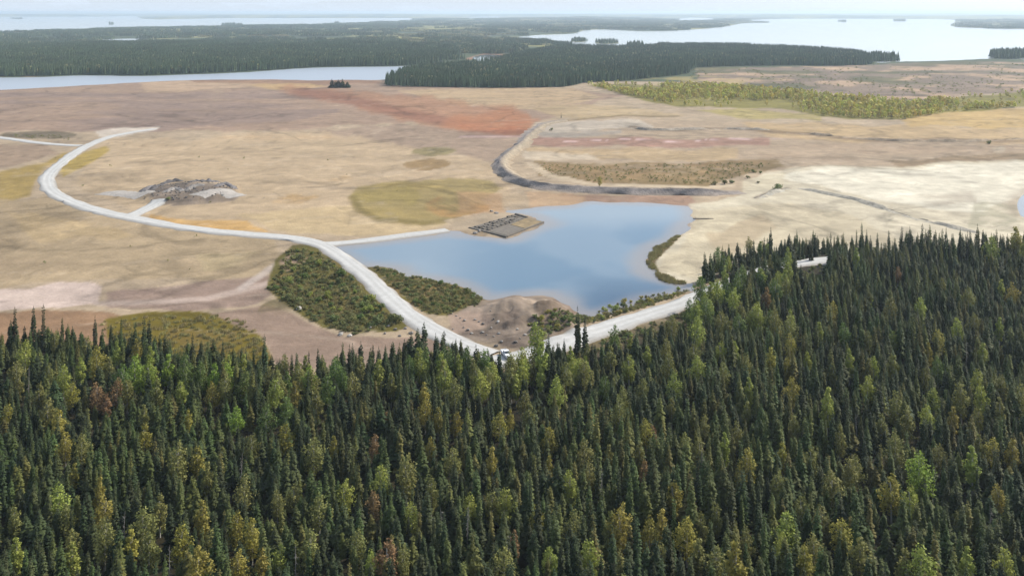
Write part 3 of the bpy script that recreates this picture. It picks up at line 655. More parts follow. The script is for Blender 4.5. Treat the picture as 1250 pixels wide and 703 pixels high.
def proto_coll(name, meshes):
    c = bpy.data.collections.new(name)
    for i, m in enumerate(meshes):
        c.objects.link(bpy.data.objects.new('%s_%02d' % (name, i), m))
    return c
def join(parts, mats, name):
    V = []; Fc = []; mi = []
    for v, f, k in parts:
        b = len(V); V += list(v); Fc += [tuple(i + b for i in q) for q in f]; mi += [k] * len(f)
    return mesh(name, V, Fc, mats, False, mi)
def scatter(name, pts, rz, sc, idx, coll, label, cat, tilt=None):
    n = len(pts); m = bpy.data.meshes.new(name); m.vertices.add(n); m.vertices.foreach_set('co', np.asarray(pts, np.float32).ravel())
    a = m.attributes.new('rot', 'FLOAT_VECTOR', 'POINT'); rv = np.zeros((n, 3), np.float32); rv[:, 2] = rz
    if tilt is not None: rv[:, :2] = tilt
    a.data.foreach_set('vector', rv.ravel())
    a = m.attributes.new('scl', 'FLOAT_VECTOR', 'POINT'); a.data.foreach_set('vector', np.asarray(sc, np.float32).ravel())
    a = m.attributes.new('idx', 'INT', 'POINT'); a.data.foreach_set('value', np.asarray(idx, np.int32))
    ng = bpy.data.node_groups.new(name, 'GeometryNodeTree'); ng.interface.new_socket('Geometry', in_out='INPUT', socket_type='NodeSocketGeometry'); ng.interface.new_socket('Geometry', in_out='OUTPUT', socket_type='NodeSocketGeometry')
    N = ng.nodes.new; L = ng.links.new
    gi = N('NodeGroupInput'); go = N('NodeGroupOutput'); ip = N('GeometryNodeInstanceOnPoints'); ci = N('GeometryNodeCollectionInfo')
    ci.inputs['Collection'].default_value = coll; ci.inputs['Separate Children'].default_value = True; ci.inputs['Reset Children'].default_value = True
    def na(nm, ty): q = N('GeometryNodeInputNamedAttribute'); q.data_type = ty; q.inputs[0].default_value = nm; return q.outputs[0]
    er = N('FunctionNodeEulerToRotation'); L(na('rot', 'FLOAT_VECTOR'), er.inputs[0])
    L(gi.outputs[0], ip.inputs['Points']); L(ci.outputs[0], ip.inputs['Instance']); ip.inputs['Pick Instance'].default_value = True
    L(na('idx', 'INT'), ip.inputs['Instance Index']); L(er.outputs[0], ip.inputs['Rotation']); L(na('scl', 'FLOAT_VECTOR'), ip.inputs['Scale']); L(ip.outputs[0], go.inputs[0])
    o = link(name, m); md = o.modifiers.new('scatter', 'NODES'); md.node_group = ng
    tag(o, label, cat, None, 'stuff'); return o

# ------------------------------------------------------------------ foreground forest
BIRCH = """165 452 bright green 11;182 458 bright green 11;205 450 bright green 10;226 452 green 10;262 460 bright green 9;245 457 green 9;150 462 green 10;118 482 orange 8;130 494 orange 7;143 478 orange 8;48 484 olive 8;88 480 gold 7;72 516 gold 9;80 543 gold 8;90 580 gold 7;100 546 olive 8;230 512 gold 7;288 510 bright green 8;308 546 olive 9;218 562 olive 11;253 582 olive 9;298 600 olive 9;247 632 gold 9;222 662 gold 10;242 692 gold 11;128 655 olive 10;160 664 gold 8;175 640 olive 9;182 672 olive 9;290 642 gold 8;308 652 gold 9;291 690 gold 8;319 690 gold 8;257 666 olive 8;22 470 olive 7;10 505 gold 7;60 455 olive 7;20 455 olive 8
360 482 gold 9;325 510 green 9;386 492 olive 8;400 474 green 9;430 470 olive 9;383 553 olive 10;408 547 gold 8;390 622 olive 8;455 512 olive 8;473 512 orange 6;458 543 orange 7;497 578 olive 11;517 482 gold 8;519 502 gold 8;535 512 gold 8;558 515 gold 7;525 546 gold 7;553 563 olive 8;600 566 gold 10;610 518 gold 8;623 512 gold 7;456 616 orange 8;473 680 orange 9;436 664 olive 8;580 690 olive 8;615 690 olive 9;628 664 orange 7;350 500 green 9;340 470 olive 8;300 470 olive 8;478 470 olive 8;380 466 olive 8
646 508 olive 9;670 536 gold 8;695 592 yellow green 9;720 582 olive 8;743 556 olive 7;788 526 gold 8;787 576 orange 7;797 530 orange 6;822 606 gold 9;758 640 gold 11;745 646 olive 9;793 650 gold 8;808 640 gold 8;720 680 yellow green 9;912 566 gold 10;903 582 gold 7;915 476 yellow green 8;823 470 yellow green 8;820 500 olive 7;760 486 olive 8;836 542 olive 8;900 530 olive 8;897 690 gold 12;700 642 olive 8;630 470 yellow green 7;640 490 olive 7;860 520 olive 8;875 690 olive 9
1010 495 yellow green 11;967 476 gold 8;955 556 gold 8;1038 576 olive 9;1088 600 gold 10;1122 576 bright green 12;1187 567 yellow green 11;1212 550 gold 8;1236 554 gold 9;1198 487 yellow green 9;1132 510 yellow green 9;1094 496 olive 9;1060 452 olive 8;1093 546 olive 9;1025 536 olive 9;1045 572 olive 8;1015 592 olive 9;950 592 olive 8;1180 690 yellow green 9;1125 692 yellow green 10;1105 690 olive 8;1226 690 yellow green 9;1050 676 olive 9;1218 606 gold 7;1195 545 olive 8;1246 488 olive 9;1076 520 olive 8;970 520 olive 8;990 560 olive 8
965 422 gold 9;1037 442 yellow green 9;1066 450 yellow green 8;1090 449 olive 9;1088 377 olive 10;960 305 yellow green 12;947 312 green 10;1045 314 yellow green 9;1210 302 yellow green 11;1240 292 gold 13;1252 304 yellow green 11;1096 334 orange 7;1236 358 gold 9;1222 352 yellow green 8;905 340 green 11;888 352 green 9;855 352 green 11;862 372 yellow green 10;896 366 yellow green 10;930 346 green 8;960 352 olive 9;936 362 orange 8;946 354 yellow green 7;880 392 olive 9;920 386 olive 9;1066 376 yellow green 7;1182 362 olive 8;1150 350 olive 8;842 378 green 9;870 356 yellow green 8;915 358 olive 8;1220 400 yellow green 8;1190 395 olive 8
560 446 yellow green 8;600 456 yellow green 8;580 458 olive 8;655 414 yellow green 12;661 436 yellow green 11;545 438 green 10;520 440 green 9;592 444 green 10;570 438 green 9;640 452 yellow green 8;540 455 olive 8;500 448 green 8;440 450 olive 8;410 448 green 8;365 456 olive 8;330 462 olive 8;770 420 yellow green 7;820 398 olive 8;745 436 olive 8;700 448 yellow green 7"""
birches = []; SNAG = []
for row in BIRCH.replace('\n', ';').split(';'):
    q = row.split(); birches.append((float(q[0]), float(q[1]), ' '.join(q[2:-1]), float(q[-1]), True))
rn = random.Random(5)
fr_poly_px = FOREST
for q in range(14):
    birches.append((rn.uniform(868, 945), rn.uniform(298, 322), rn.choice(['green', 'yellow green', 'olive']), rn.uniform(6, 8), True))
for q in range(34):
    birches.append((rn.uniform(846, 965), rn.uniform(312, 405), rn.choice(['green', 'green', 'yellow green', 'olive', 'yellow green']), rn.uniform(7.5, 10.5), True))
for q in range(22):
    birches.append((rn.uniform(505, 720), rn.uniform(432, 470), rn.choice(['green', 'yellow green', 'olive', 'yellow green']), rn.uniform(7, 9), True))
for q in range(18):
    birches.append((rn.uniform(150, 420), rn.uniform(446, 480), rn.choice(['green', 'bright green', 'olive', 'yellow green']), rn.uniform(7, 9), True))
# extra broadleaf trees between the placed ones
XY = []
tries = 0
while len(birches) < 375 and tries < 2500:
    tries += 1
    x = rn.uniform(5, 1245); y = rn.uniform(330, 690) if rn.random() < .6 else rn.uniform(400, 480)
    if sdf(FOREST, np.array([x]), np.array([y + 25]))[0] > -14: continue
    if min((abs(x - b[0]) / 17) ** 2 + (abs(y - b[1]) / 18) ** 2 for b in birches) < 1: continue
    birches.append((x, y, rn.choice(['olive', 'olive', 'gold', 'yellow green'] if y > 480 or rn.random() < .4 else ['olive', 'green', 'yellow green', 'yellow green']), rn.uniform(6.5, 9.3), False))
def dup_tree(name, pair, loc, rz, sc, leaf=None, parts=('crown', 'trunk')):
    r = empty(name, loc, rz); r.scale = sc
    c = link(parts[0], pair[0], r); link(parts[1], pair[1], r)
    if leaf: c.material_slots[0].link = 'OBJECT'; c.material_slots[0].material = M[leaf]
    return r
ROAD_LINES = [(RD[k], RW[k] / 2) for k in RD]
def near_road(X, Y, marg):
    d = np.full(np.shape(X), 1e9)
    for ln, w in ROAD_LINES: d = np.minimum(d, ldist(ln, X, Y) - w)
    return d < marg
BI = []
for i, (x, y, leaf, h, placed) in enumerate(birches):
    if y < 505: h *= 1.12
    w = at(x, y, h * .64); z = float(height(np.array([w[0]]), np.array([w[1]]))[0])
    w = at(x, y, h * .64 + z)
    if sdf(FOREST_W, np.array([w[0]]), np.array([w[1]]))[0] > 3: continue
    if near_road(np.array([w[0]]), np.array([w[1]]), 1.0)[0]: continue
    k = i % 6; s = h / 9; wd = s * rn.uniform(1.05, 1.35) * (1.0 if h < 10 else .95)
    r = dup_tree('birch_tree' if leaf not in ('bright green', 'green') else 'aspen_tree', DE_M[k], (w[0], w[1], z), rn.uniform(0, 6.28), (wd, wd, s), leaf)
    BI.append(dict(o=r, x=x, y=y, leaf=leaf, h=h, X=w[0], Y=w[1]))
bxy = np.array([(b['X'], b['Y']) for b in BI])
# spruces: a jittered field
sp = 2.6; xs = np.arange(-330, 330, sp); ys = np.arange(55, 440, sp); a, b = np.meshgrid(xs, ys); X = (a + RNG.uniform(-.48, .48, a.shape) * sp).ravel(); Y = (b + RNG.uniform(-.48, .48, a.shape) * sp).ravel()
keep = sdf(FOREST_W, X, Y) < 0; X, Y = X[keep], Y[keep]
ang = np.abs(np.arctan2(X, Y)); keep = (ang < R(39)) & (np.hypot(X, Y) > 62); X, Y = X[keep], Y[keep]
dens = fbm(X / 18, Y / 18, 101); keep = RNG.random(len(X)) < np.clip(.25 + 1.15 * dens, .3, .97); X, Y = X[keep], Y[keep]
keep = ~near_road(X, Y, 1.0); X, Y = X[keep], Y[keep]
dmin = np.sqrt(((X[:, None] - bxy[None, :, 0]) ** 2 + (Y[:, None] - bxy[None, :, 1]) ** 2).min(1)); keep = dmin > 1.5; X, Y = X[keep], Y[keep]
Hh = np.clip(8.3 + 4.6 * (fbm(X / 35, Y / 35, 103) - .5) * 2 + RNG.normal(0, 1.7, len(X)), 3.5, 15)
edge = -sdf(FOREST_W, X, Y); Hh *= np.where((edge < 18) & (X < 60), .80 + .012 * edge, 1)
bxx, byy = proj(X, Y, 0.0); Hh = np.where((bxx < 935) & (bxx > 840) & (byy < 338), Hh * .7, Hh)
fr_d = ldist(RD['forest_road'], X, Y); Hh = np.where((fr_d < 30) & (X > 78) & (byy > 338), np.maximum(Hh, 9.5 + RNG.uniform(0, 3, len(X))), Hh)
# stop spruces hiding the placed broadleaf trees: keep the line of sight to each crown open
HID = np.zeros(len(X), bool)
tx, ty = proj(X, Y, Hh)
for b in BI:
    wpx = 1.9 * b['h'] / 9 * F / b['Y']; hpx = .42 * b['h'] * F / b['Y']
    HID |= (np.abs(tx - b['x']) < wpx * .9) & (ty < b['y'] + hpx * (.05 if b['y'] > 520 else .3)) & (ty > b['y'] - hpx * 1.6) & (Y < b['Y'])
keep = ~HID | (RNG.random(len(X)) < .08); X, Y, Hh = X[keep], Y[keep], Hh[keep]
Z = height(X, Y)
# the truck clearing stays open to view
tr = at(618, 437); d = np.hypot(X - tr[0], Y - tr[1]); tx, ty = proj(X, Y, Z + Hh)
keep = ~((np.abs(tx - 624) < 13) & (ty < 446) & (Y < tr[1])) & (d > 6)
# glimpse of the road through the trees at right
keep &= ~((np.abs(tx - 992) < 20) & (ty < 320) & (Y < 368) & (Y > 290)); keep &= ~((tx > 690) & (tx < 850) & (ty < 429 - (tx - 690) * .325) & (Y < 330))
X, Y, Z, Hh = X[keep], Y[keep], Z[keep], Hh[keep]
var = RNG.integers(0, 8, len(X)); tone = np.where(fbm(X / 22, Y / 22, 201) + .16 * RNG.normal(0, 1, len(X)) > .56, 1, 0); tone = np.where(RNG.random(len(X)) < np.where((X > 20) & (Y > 190), .20, .10), 2, tone); rz = RNG.uniform(0, 6.28, len(X)); wf = RNG.uniform(.8, 1.3, len(X)) * (.6 + .4 * Hh / 12) / (Hh / 12)
# skyline spires placed one by one (tip pixel, height)
SPIRES = [(941,277,15),(933,290,12),(920,293,11),(912,296,10),(1052,272,16),(1058,280,13),(1014,285,13),(1028,286,12),(1085,281,12),(1101,276,15),(1112,284,11),(1126,273,16),(1155,277,15),(1172,281,14),(1181,282,13),(1200,281,14),(1225,287,12),(18,374,14),(41,373,14),(53,371,15),(76,387,10),(116,384,12),(148,388,11),(176,386,15),(182,388,14),(235,406,11),(272,414,10),(323,407,12),(165,392,12),(705,373,17),(714,384,13),(707,394,12),(388,424,9),(377,428,9),(300,425,8),(1140,285,12),(1071,284,11),(990,288,11),(976,290,10),(870,318,10),(884,312,11)]
SPI = []
for x, y, h in SPIRES:
    w = at(x, y, h + .3); SPI.append((w[0], w[1], h))
sx = np.array([s[0] for s in SPI]); sy = np.array([s[1] for s in SPI]); szz = height(sx, sy)
X = np.concatenate([sx, X]); Y = np.concatenate([sy, Y]); Z = np.concatenate([szz, Z]); Hh = np.concatenate([[s[2] for s in SPI], Hh])
tone = np.concatenate([np.zeros(len(SPI), int), tone]); var = np.concatenate([RNG.choice([1, 3, 5, 7], len(SPI)), var]); rz = np.concatenate([RNG.uniform(0, 6, len(SPI)), rz]); wf = np.concatenate([np.full(len(SPI), .92), wf])
mxp, myp = proj(X, Y, Z + Hh * .6); tx, ty = proj(X, Y, Z + Hh)
inview = (mxp > 4) & (mxp < 1246) & (myp < 698) & (ty > 0)
size = Hh * F / Y; size[~inview] = 0
order = np.argsort(-size[len(SPI):])[:300 - len(SPI)] + len(SPI)
single = np.zeros(len(X), bool); single[:len(SPI)] = True; single[order] = True
SPR = []
for i in np.where(single)[0]:
    s = Hh[i] / 12
    r = dup_tree('spruce_tree', SP_M[var[i]], (X[i], Y[i], Z[i]), float(rz[i]), (s * wf[i], s * wf[i], s), [None, 'light_spruce', 'tawny_spruce'][tone[i]])
    SPR.append(dict(tone=int(tone[i]), o=r, x=float(tx[i]), y=float(ty[i]), mx=float(mxp[i]), my=float(myp[i]), h=float(Hh[i]), spire=i < len(SPI)))
whole = []
for mt in ('spruce', 'light_spruce', 'tawny_spruce'):
  for s, h, r, cl in specs:
    cv, cf = spruce_crown(s, h, r * 1.42, cl); tv, tf = trunk_geo(h * .95, .14); whole.append(join([(cv, cf, 0), (tv, tf, 1)], [M[mt], M['bark']], 'spruce'))
c_spr = proto_coll('spruce_pool', whole)
o = ~single; s = Hh[o] / 12
scatter('spruce_forest', np.stack([X[o], Y[o], Z[o] - .1], 1), rz[o], np.stack([s * wf[o], s * wf[o], s], 1), var[o] + 8 * tone[o], c_spr, 'dense dark spruce forest filling the foreground', 'forest')
print('spruces', len(X), 'birches', len(BI))
# a few dead snags
rs = random.Random(31); c_ = 0
for q in range(400):
    if c_ >= 14: break
    x, y = rs.uniform(20, 1230), rs.uniform(430, 690); h = rs.uniform(8, 11); w = at(x, y, h * .8)
    if sdf(FOREST_W, np.array([w[0]]), np.array([w[1]]))[0] > -8 or min(abs(x - b['x']) + abs(y - b['y']) for b in BI) < 14 or near_road(np.array([w[0]]), np.array([w[1]]), 3)[0]: continue
    tv, tf = trunk_geo(h, .13, 6, .15, rs.uniform(-.5, .5)); bv, bf = [], []
    for k in range(22):
        z_ = h * rs.uniform(.35, .95); a_ = rs.uniform(0, 6.28); l_ = rs.uniform(.4, 1.2) * (1.1 - z_ / h * .7); limb(bv, bf, (0, 0, z_), (l_ * math.cos(a_), l_ * math.sin(a_), z_ - .2 * l_), .035, .012, 3)
    e = empty('dead_tree', (w[0], w[1], float(height(np.array([w[0]]), np.array([w[1]]))[0]))); link('trunk', mesh('snag_trunk', tv, tf, [M['snag']], True), e); link('branches', mesh('snag_branches', bv, bf, [M['snag']]), e)
    b = min([b for b in BI if b['y'] > 500], key=lambda b: (b['x'] - x) ** 2 + (b['y'] - y) ** 2); SNAG.append((e, x, b)); c_ += 1
# undergrowth below the trees and along the forest edge
shw = []
for s in (41, 42, 43, 44):
    (cv, cf), (tv, tf) = shrub(s); shw.append(join([(cv, cf, 0), (tv, tf, 1)], [M['shrub'], M['bark']], 'undergrowth'))
c_sh = proto_coll('shrub_pool', shw)
n = 9000; ux = RNG.uniform(-260, 260, n); uy = RNG.uniform(70, 420, n); k = (sdf(FOREST_W, ux, uy) < 1.5) & (np.abs(np.arctan2(ux, uy)) < R(37)) & ~near_road(ux, uy, 1.5); ux, uy = ux[k], uy[k]
us = RNG.uniform(.7, 1.7, len(ux)); scatter('undergrowth', np.stack([ux, uy, height(ux, uy)], 1), RNG.uniform(0, 6, len(ux)), np.stack([us, us, us * .9], 1), RNG.integers(0, 4, len(ux)), c_sh, 'low bushes under and between the foreground trees', 'undergrowth')

# ------------------------------------------------------------------ shrub beds beside the haul road
SHB = []
def bed(poly, n, leafs, smin, smax, where, rng):
    xs = [p[0] for p in poly]; ys = [p[1] for p in poly]; c = 0; t = 0; P = []
    while c < n and t < 6000:
        t += 1; x = rng.uniform(min(xs), max(xs)); y = rng.uniform(min(ys), max(ys))
        if sdf(poly, np.array([x]), np.array([y]))[0] > -2: continue
        if any(((x - q[0]) / 7) ** 2 + ((y - q[1]) / 4.5) ** 2 < 1 for q in P): continue
        w = at(x, y)
        if near_road(np.array([w[0]]), np.array([w[1]]), 1.8)[0]: continue
        P.append((x, y)); c += 1; s = rng.uniform(smin, smax) * (.7 + .6 * rng.random() ** 2)
        leaf = rng.choice(leafs); r = dup_tree('shrub', SH_M[rng.randrange(4)], (w[0], w[1], float(height(np.array([w[0]]), np.array([w[1]]))[0])), rng.uniform(0, 6.28), (s, s, s * rng.uniform(.75, 1.1)), leaf, ('foliage', 'stems'))
        SHB.append(dict(o=r, x=x, y=y, leaf=leaf, s=s, where=where))
rb = random.Random(9)
BED_W = [(346,322),(356,302),(372,304),(400,310),(424,322),(466,368),(490,396),(470,402),(430,407),(398,398),(352,370),(330,352)]
BED_E = [(444,329),(470,326),(500,334),(560,349),(592,361),(580,374),(545,384),(520,382),(482,358)]
bed(BED_W, 120, ['shrub', 'shrub', 'shrub', 'olive', 'green', 'yellow green'], .9, 2.4, 'west', rb)
bed(BED_E, 70, ['shrub', 'shrub', 'olive', 'green'], .9, 1.7, 'east', rb)
bed([(712,388),(742,372),(800,357),(838,350),(846,360),(800,378),(745,396),(716,400)], 40, ['olive', 'olive', 'shrub', 'gold', 'yellow green'], .7, 1.7, 'bank', rb)
bed([(640,398),(690,385),(708,392),(690,412),(650,420)], 18, ['olive', 'gold', 'green'], 1.0, 1.9, 'mound', rb)
# grass and reeds
bw = []
for poly, k in ((BED_W, 560), (BED_E, 260), ([(704,384),(742,371),(800,358),(838,349),(846,362),(800,380),(745,398),(716,402)], 520), ([(648,402),(690,384),(712,390),(690,412),(655,420)], 120), ([(645,446),(690,431),(740,412),(800,392),(846,372),(846,392),(800,408),(740,430),(690,444)], 260)):
    x = RNG.uniform(min(p[0] for p in poly) - 6, max(p[0] for p in poly) + 6, k * 2); y = RNG.uniform(min(p[1] for p in poly) - 4, max(p[1] for p in poly) + 4, k * 2); q = sdf(poly, x, y) < 3 - 16 * np.clip(fbm(x / 10, y / 6, 211) - .36, 0, 1); bw += [at(a, b)[:2] for a, b in zip(x[q], y[q])]
bw = np.array(bw); bw = bw[~near_road(bw[:, 0], bw[:, 1], 1.2)]; s = RNG.uniform(.35, 1.0, len(bw)) * (.6 + .8 * fbm(bw[:, 0] / 9, bw[:, 1] / 9, 213)); q = height(bw[:, 0], bw[:, 1]); bw = bw[q > -.25]; s = s[q > -.25]; q = q[q > -.25]
scatter('low_scrub', np.stack([bw[:, 0], bw[:, 1], q], 1), RNG.uniform(0, 6, len(bw)), np.stack([s * 1.4, s * 1.4, s], 1), RNG.integers(0, 4, len(bw)), c_sh, 'low tangled scrub filling the beds beside the haul road', 'scrub')
gv = []; gf = []
rg = random.Random(3)
tufts = []
for q in range(4):
    V = []; Fc = []
    for b in range(46):
        a = rg.uniform(0, 6.28); d = rg.uniform(0, .8); h = rg.uniform(.35, .9); ln = rg.uniform(-.3, .3); x, y = d * math.cos(a), d * math.sin(a); t = rg.uniform(0, 6.28); k = len(V); w_ = .07
        V += [(x - w_ * math.cos(t), y - w_ * math.sin(t), -.05), (x + w_ * math.cos(t), y + w_ * math.sin(t), -.05), (x + ln, y + ln * .6, h)]; Fc.append((k, k + 1, k + 2))
    tufts.append(mesh('grass_tuft', V, Fc, [M['grass']]))
c_gr = proto_coll('tuft_pool', tufts)
def grass(name, polys, n, smin, smax, label, coll=c_gr):
    PX = []; m = 0
    for poly, sh in polys:
        xs = [p[0] for p in poly]; ys = [p[1] for p in poly]; k = int(n * sh)
        x = RNG.uniform(min(xs), max(xs), k * 3); y = RNG.uniform(min(ys), max(ys), k * 3); s = sdf(poly, x, y) < -9 * np.clip(fbm(x / 9, y / 5, 171) - .38, 0, 1)
        PX.append(np.stack([x[s], y[s]], 1)[:k])
    q = np.concatenate(PX); w = np.array([at(a, b)[:2] for a, b in q]); k = ~near_road(w[:, 0], w[:, 1], 1.0); w = w[k]
    z = height(w[:, 0], w[:, 1]); k = z > -.28; w = w[k]; z = z[k]; s = RNG.uniform(smin, smax, len(w))
    return scatter(name, np.stack([w[:, 0], w[:, 1], z], 1), RNG.uniform(0, 6, len(w)), np.stack([s, s, s], 1), RNG.integers(0, 4, len(w)), coll, label, 'grass')
SHORE = [(788,318),(800,300),(826,283),(842,276),(836,284),(812,306),(798,320),(806,334),(838,345),(840,350),(802,344),(786,328)]
grass('grass', [(BED_W, .3), (BED_E, .2), (SHORE, .5), ([(118,394),(180,386),(260,385),(296,392),(322,412),(335,442),(320,456),(200,448),(130,420)], .2), ([(704,382),(742,370),(800,358),(838,348),(846,362),(800,380),(745,398),(716,402)], .12)], 2300, .6, 1.5, 'tawny grass and reeds in the beds beside the pond')
bush_small = proto_coll('dry_bush_pool', [mesh('dry_bush', *(shrub(60 + i, 90)[0]), [M['shrub' if i % 2 else 'olive']]) for i in range(4)])
o = grass('ground_cover', [([(655,201),(760,202),(950,198),(930,208),(880,222),(860,226),(730,224),(664,214)], .5), (PLAIN_DECID, .0), ([(840,88),(1300,80),(1300,112),(1110,124),(920,106)], .55), ([(20,164),(95,166),(85,173),(15,169)], .06), ([(0,190),(420,170),(620,180),(560,270),(330,330),(0,340)], .02)], 900, .5, 1.3, 'dry low bushes dotted over the terraces and logged land', bush_small)
o['category'] = 'ground cover'

# ------------------------------------------------------------------ far woods
def low_spruce(rn, x, y, h, r, V, Fc):
    for (za, zb, q) in ((.08, .55, 1.0), (.35, .82, .68), (.62, 1.03, .40)):
        k = len(V); n = 5; a0 = rn.uniform(0, 6)
        for j in range(n): a = a0 + j * 6.283 / n; rr = r * q * rn.uniform(.75, 1.2); V.append((x + rr * math.cos(a), y + rr * math.sin(a), h * za + rn.uniform(-.4, .4)))
        V.append((x, y, h * zb)); Fc += [(k + j, k + (j + 1) % n, k + n) for j in range(n)]
def low_leaf(rn, x, y, h, r, V, Fc):
    for q in range(26):
        d = Vector((rn.gauss(0, 1), rn.gauss(0, 1), rn.gauss(0, 1))).normalized(); p = Vector((x + d.x * r * .8, y + d.y * r * .8, h * .58 + d.z * h * .36)); u = Vector((rn.gauss(0, 1), rn.gauss(0, 1), rn.gauss(0, 1))).normalized(); w = u.orthogonal(); s = r * .45; k = len(V)
        V += [tuple(p + u * s), tuple(p + w * s), tuple(p - u * s), tuple(p - w * s)]; Fc.append((k, k + 1, k + 2, k + 3))
rf = random.Random(77)
def patch(size, n, hm, seed, leafy=.12):
    rn = random.Random(seed); V = []; Fc = []; V2 = []; F2 = []
    for q in range(n):
        x, y = rn.uniform(-.5, .5) * size, rn.uniform(-.5, .5) * size; h = hm * rn.uniform(.6, 1.2)
        if rn.random() < leafy: low_leaf(rn, x, y, h * .8, 2.0, V2, F2)
        else: low_spruce(rn, x, y, h, 1.7, V, Fc)
    return join([(V, Fc, 0), (V2, F2, 1)], [M['farspruce'], M['farolive']], 'wood_patch')
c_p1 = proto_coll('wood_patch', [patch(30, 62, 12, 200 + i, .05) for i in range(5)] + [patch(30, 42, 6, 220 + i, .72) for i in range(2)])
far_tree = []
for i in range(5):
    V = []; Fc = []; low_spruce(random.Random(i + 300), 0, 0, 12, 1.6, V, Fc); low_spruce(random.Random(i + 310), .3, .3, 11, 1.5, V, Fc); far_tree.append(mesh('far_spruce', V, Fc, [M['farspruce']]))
c_ft = proto_coll('far_spruce_pool', far_tree)
def infield(poly, step, marg=0.0, jit=.45):
    P = np.array(poly); a, b = np.meshgrid(np.arange(P[:, 0].min(), P[:, 0].max(), step), np.arange(P[:, 1].min(), P[:, 1].max(), step))
    x = (a + RNG.uniform(-jit, jit, a.shape) * step).ravel(); y = (b + RNG.uniform(-jit, jit, a.shape) * step).ravel()
    k = np.abs(np.arctan2(x, y)) < R(35); x, y = x[k], y[k]
    s = sdf(poly, x, y); k = s < -marg; return x[k], y[k]
FLAB = {'spruce_belt_behind_lake': 'dark spruce wood along the back shore of the narrow lake', 'spruce_belt_on_plain': 'dark spruce wood at the far edge of the plain before the right lake'}
for k, poly in FAR_FOREST.items():
    pw = G(poly, True, 6); x, y = infield(pw, 26, 16); sc = RNG.uniform(.85, 1.15, len(x)) * 1.12
    bx_, by_ = [], []
    for i in range(len(pw)):
        p0 = np.array(pw[i]); p1 = np.array(pw[(i + 1) % len(pw)]); d = np.linalg.norm(p1 - p0); m = int(d / 2.2) * 4
        t = RNG.random(m); nrm = np.array([-(p1 - p0)[1], (p1 - p0)[0]]) / (d + 1e-6); q = p0 + (p1 - p0) * t[:, None] + nrm * RNG.uniform(-18, 18, m)[:, None]
        bx_.append(q[:, 0]); by_.append(q[:, 1])
    ex, ey = np.concatenate(bx_), np.concatenate(by_); q = (sdf(pw, ex, ey) < 0) & (np.abs(np.arctan2(ex, ey)) < R(35)); ex, ey = ex[q], ey[q]
    ws = RNG.uniform(.75, 1.3, len(ex)) * 1.12
    PT = np.concatenate([np.stack([x, y, height(x, y)], 1), np.stack([ex, ey, height(ex, ey)], 1)]); SC = np.concatenate([np.stack([sc, sc, sc], 1), np.stack([ws, ws, ws], 1)])
    ID = np.concatenate([RNG.integers(0, 5, len(x)) + 5, RNG.integers(0, 5, len(ex))])
    cc_ = bpy.data.collections.new('mix_' + k)
    for i, ob in enumerate(list(c_ft.objects) + list(c_p1.objects)): q = bpy.data.objects.new('m_%02d' % i + k, ob.data); cc_.objects.link(q)
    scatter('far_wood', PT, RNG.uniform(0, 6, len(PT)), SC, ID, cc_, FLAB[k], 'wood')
    print(k, len(PT))
# woods on all the land farther back, round the lakes and on the islands
pts = []
for d0, d1, st in ((1900, 3600, 34), (3600, 7000, 55), (7000, 13000, 110)):
    a, b = np.meshgrid(np.arange(-.62 * d1, .62 * d1, st), np.arange(d0 * .8, d1, st)); x = (a + RNG.uniform(-.5, .5, a.shape) * st).ravel(); y = (b + RNG.uniform(-.5, .5, a.shape) * st).ravel()
    dd_ = np.hypot(x, y); k = (dd_ >= d0) & (dd_ < d1) & (np.abs(np.arctan2(x, y)) < R(33)); x, y = x[k], y[k]
    ls = lake_sd(x, y); k = ls > st * .35; x, y = x[k], y[k]
    ppx, ppy = proj(x, y); k = (ppy < 80) & ~((ppx > 640) & (ppy > 56)) & ~((np.abs(ppx - 594) < 30) & (np.abs(ppy - 71) < 5)); 
    for pl in FAR_FOREST.values(): k &= sdf(pl, ppx, ppy) > 0
    x, y = x[k], y[k]; pn = fbm(x / 260, y / 260, 121); k = RNG.random(len(x)) < np.clip((pn - .42) * 6, .05, 1); x, y = x[k], y[k]
    pts.append((x, y, st))
X_ = np.concatenate([p[0] for p in pts]); Y_ = np.concatenate([p[1] for p in pts]); s = np.concatenate([np.full(len(p[0]), p[2] / 28) for p in pts]); sz = np.clip(.7 + .25 * s, .85, 1.25) * RNG.uniform(.8, 1.1, len(s))
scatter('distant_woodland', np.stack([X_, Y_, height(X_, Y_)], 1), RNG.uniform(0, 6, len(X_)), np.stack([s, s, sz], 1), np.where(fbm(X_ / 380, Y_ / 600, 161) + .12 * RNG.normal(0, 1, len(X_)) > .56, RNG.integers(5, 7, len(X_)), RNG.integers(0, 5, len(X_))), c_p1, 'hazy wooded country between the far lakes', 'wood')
print('woodland', len(X_))
# islands and points with their own stands
IP = []
for k, v in ISL.items():
    for o in v:
        x, y = infield(o, max(8, math.hypot(*o[0]) / 280), 0); IP.append(np.stack([x, y], 1))
npt = 0
for o in (oval(1232,69.5,24,3.0), oval(775,58.2,10,1.5), oval(1077,73.4,21,1.8)):
    ow = [at(a, b)[:2] for a, b in o]; x, y = infield(ow, 9, 0); IP.append(np.stack([x, y], 1)); npt += len(x)
q = np.concatenate(IP); s = .85 * RNG.uniform(.7, 1.25, len(q)) * np.clip(np.hypot(q[:, 0], q[:, 1]) / 2600, 1, 2.2)
s[-npt:] *= 1.7
scatter('island_wood', np.stack([q[:, 0], q[:, 1], np.maximum(height(q[:, 0], q[:, 1]), -.3)], 1), RNG.uniform(0, 6, len(q)), np.stack([s * 1.8, s * 1.8, s], 1), RNG.integers(0, 5, len(q)), c_ft, 'dark stands of trees on the islands and points of the lakes', 'wood')
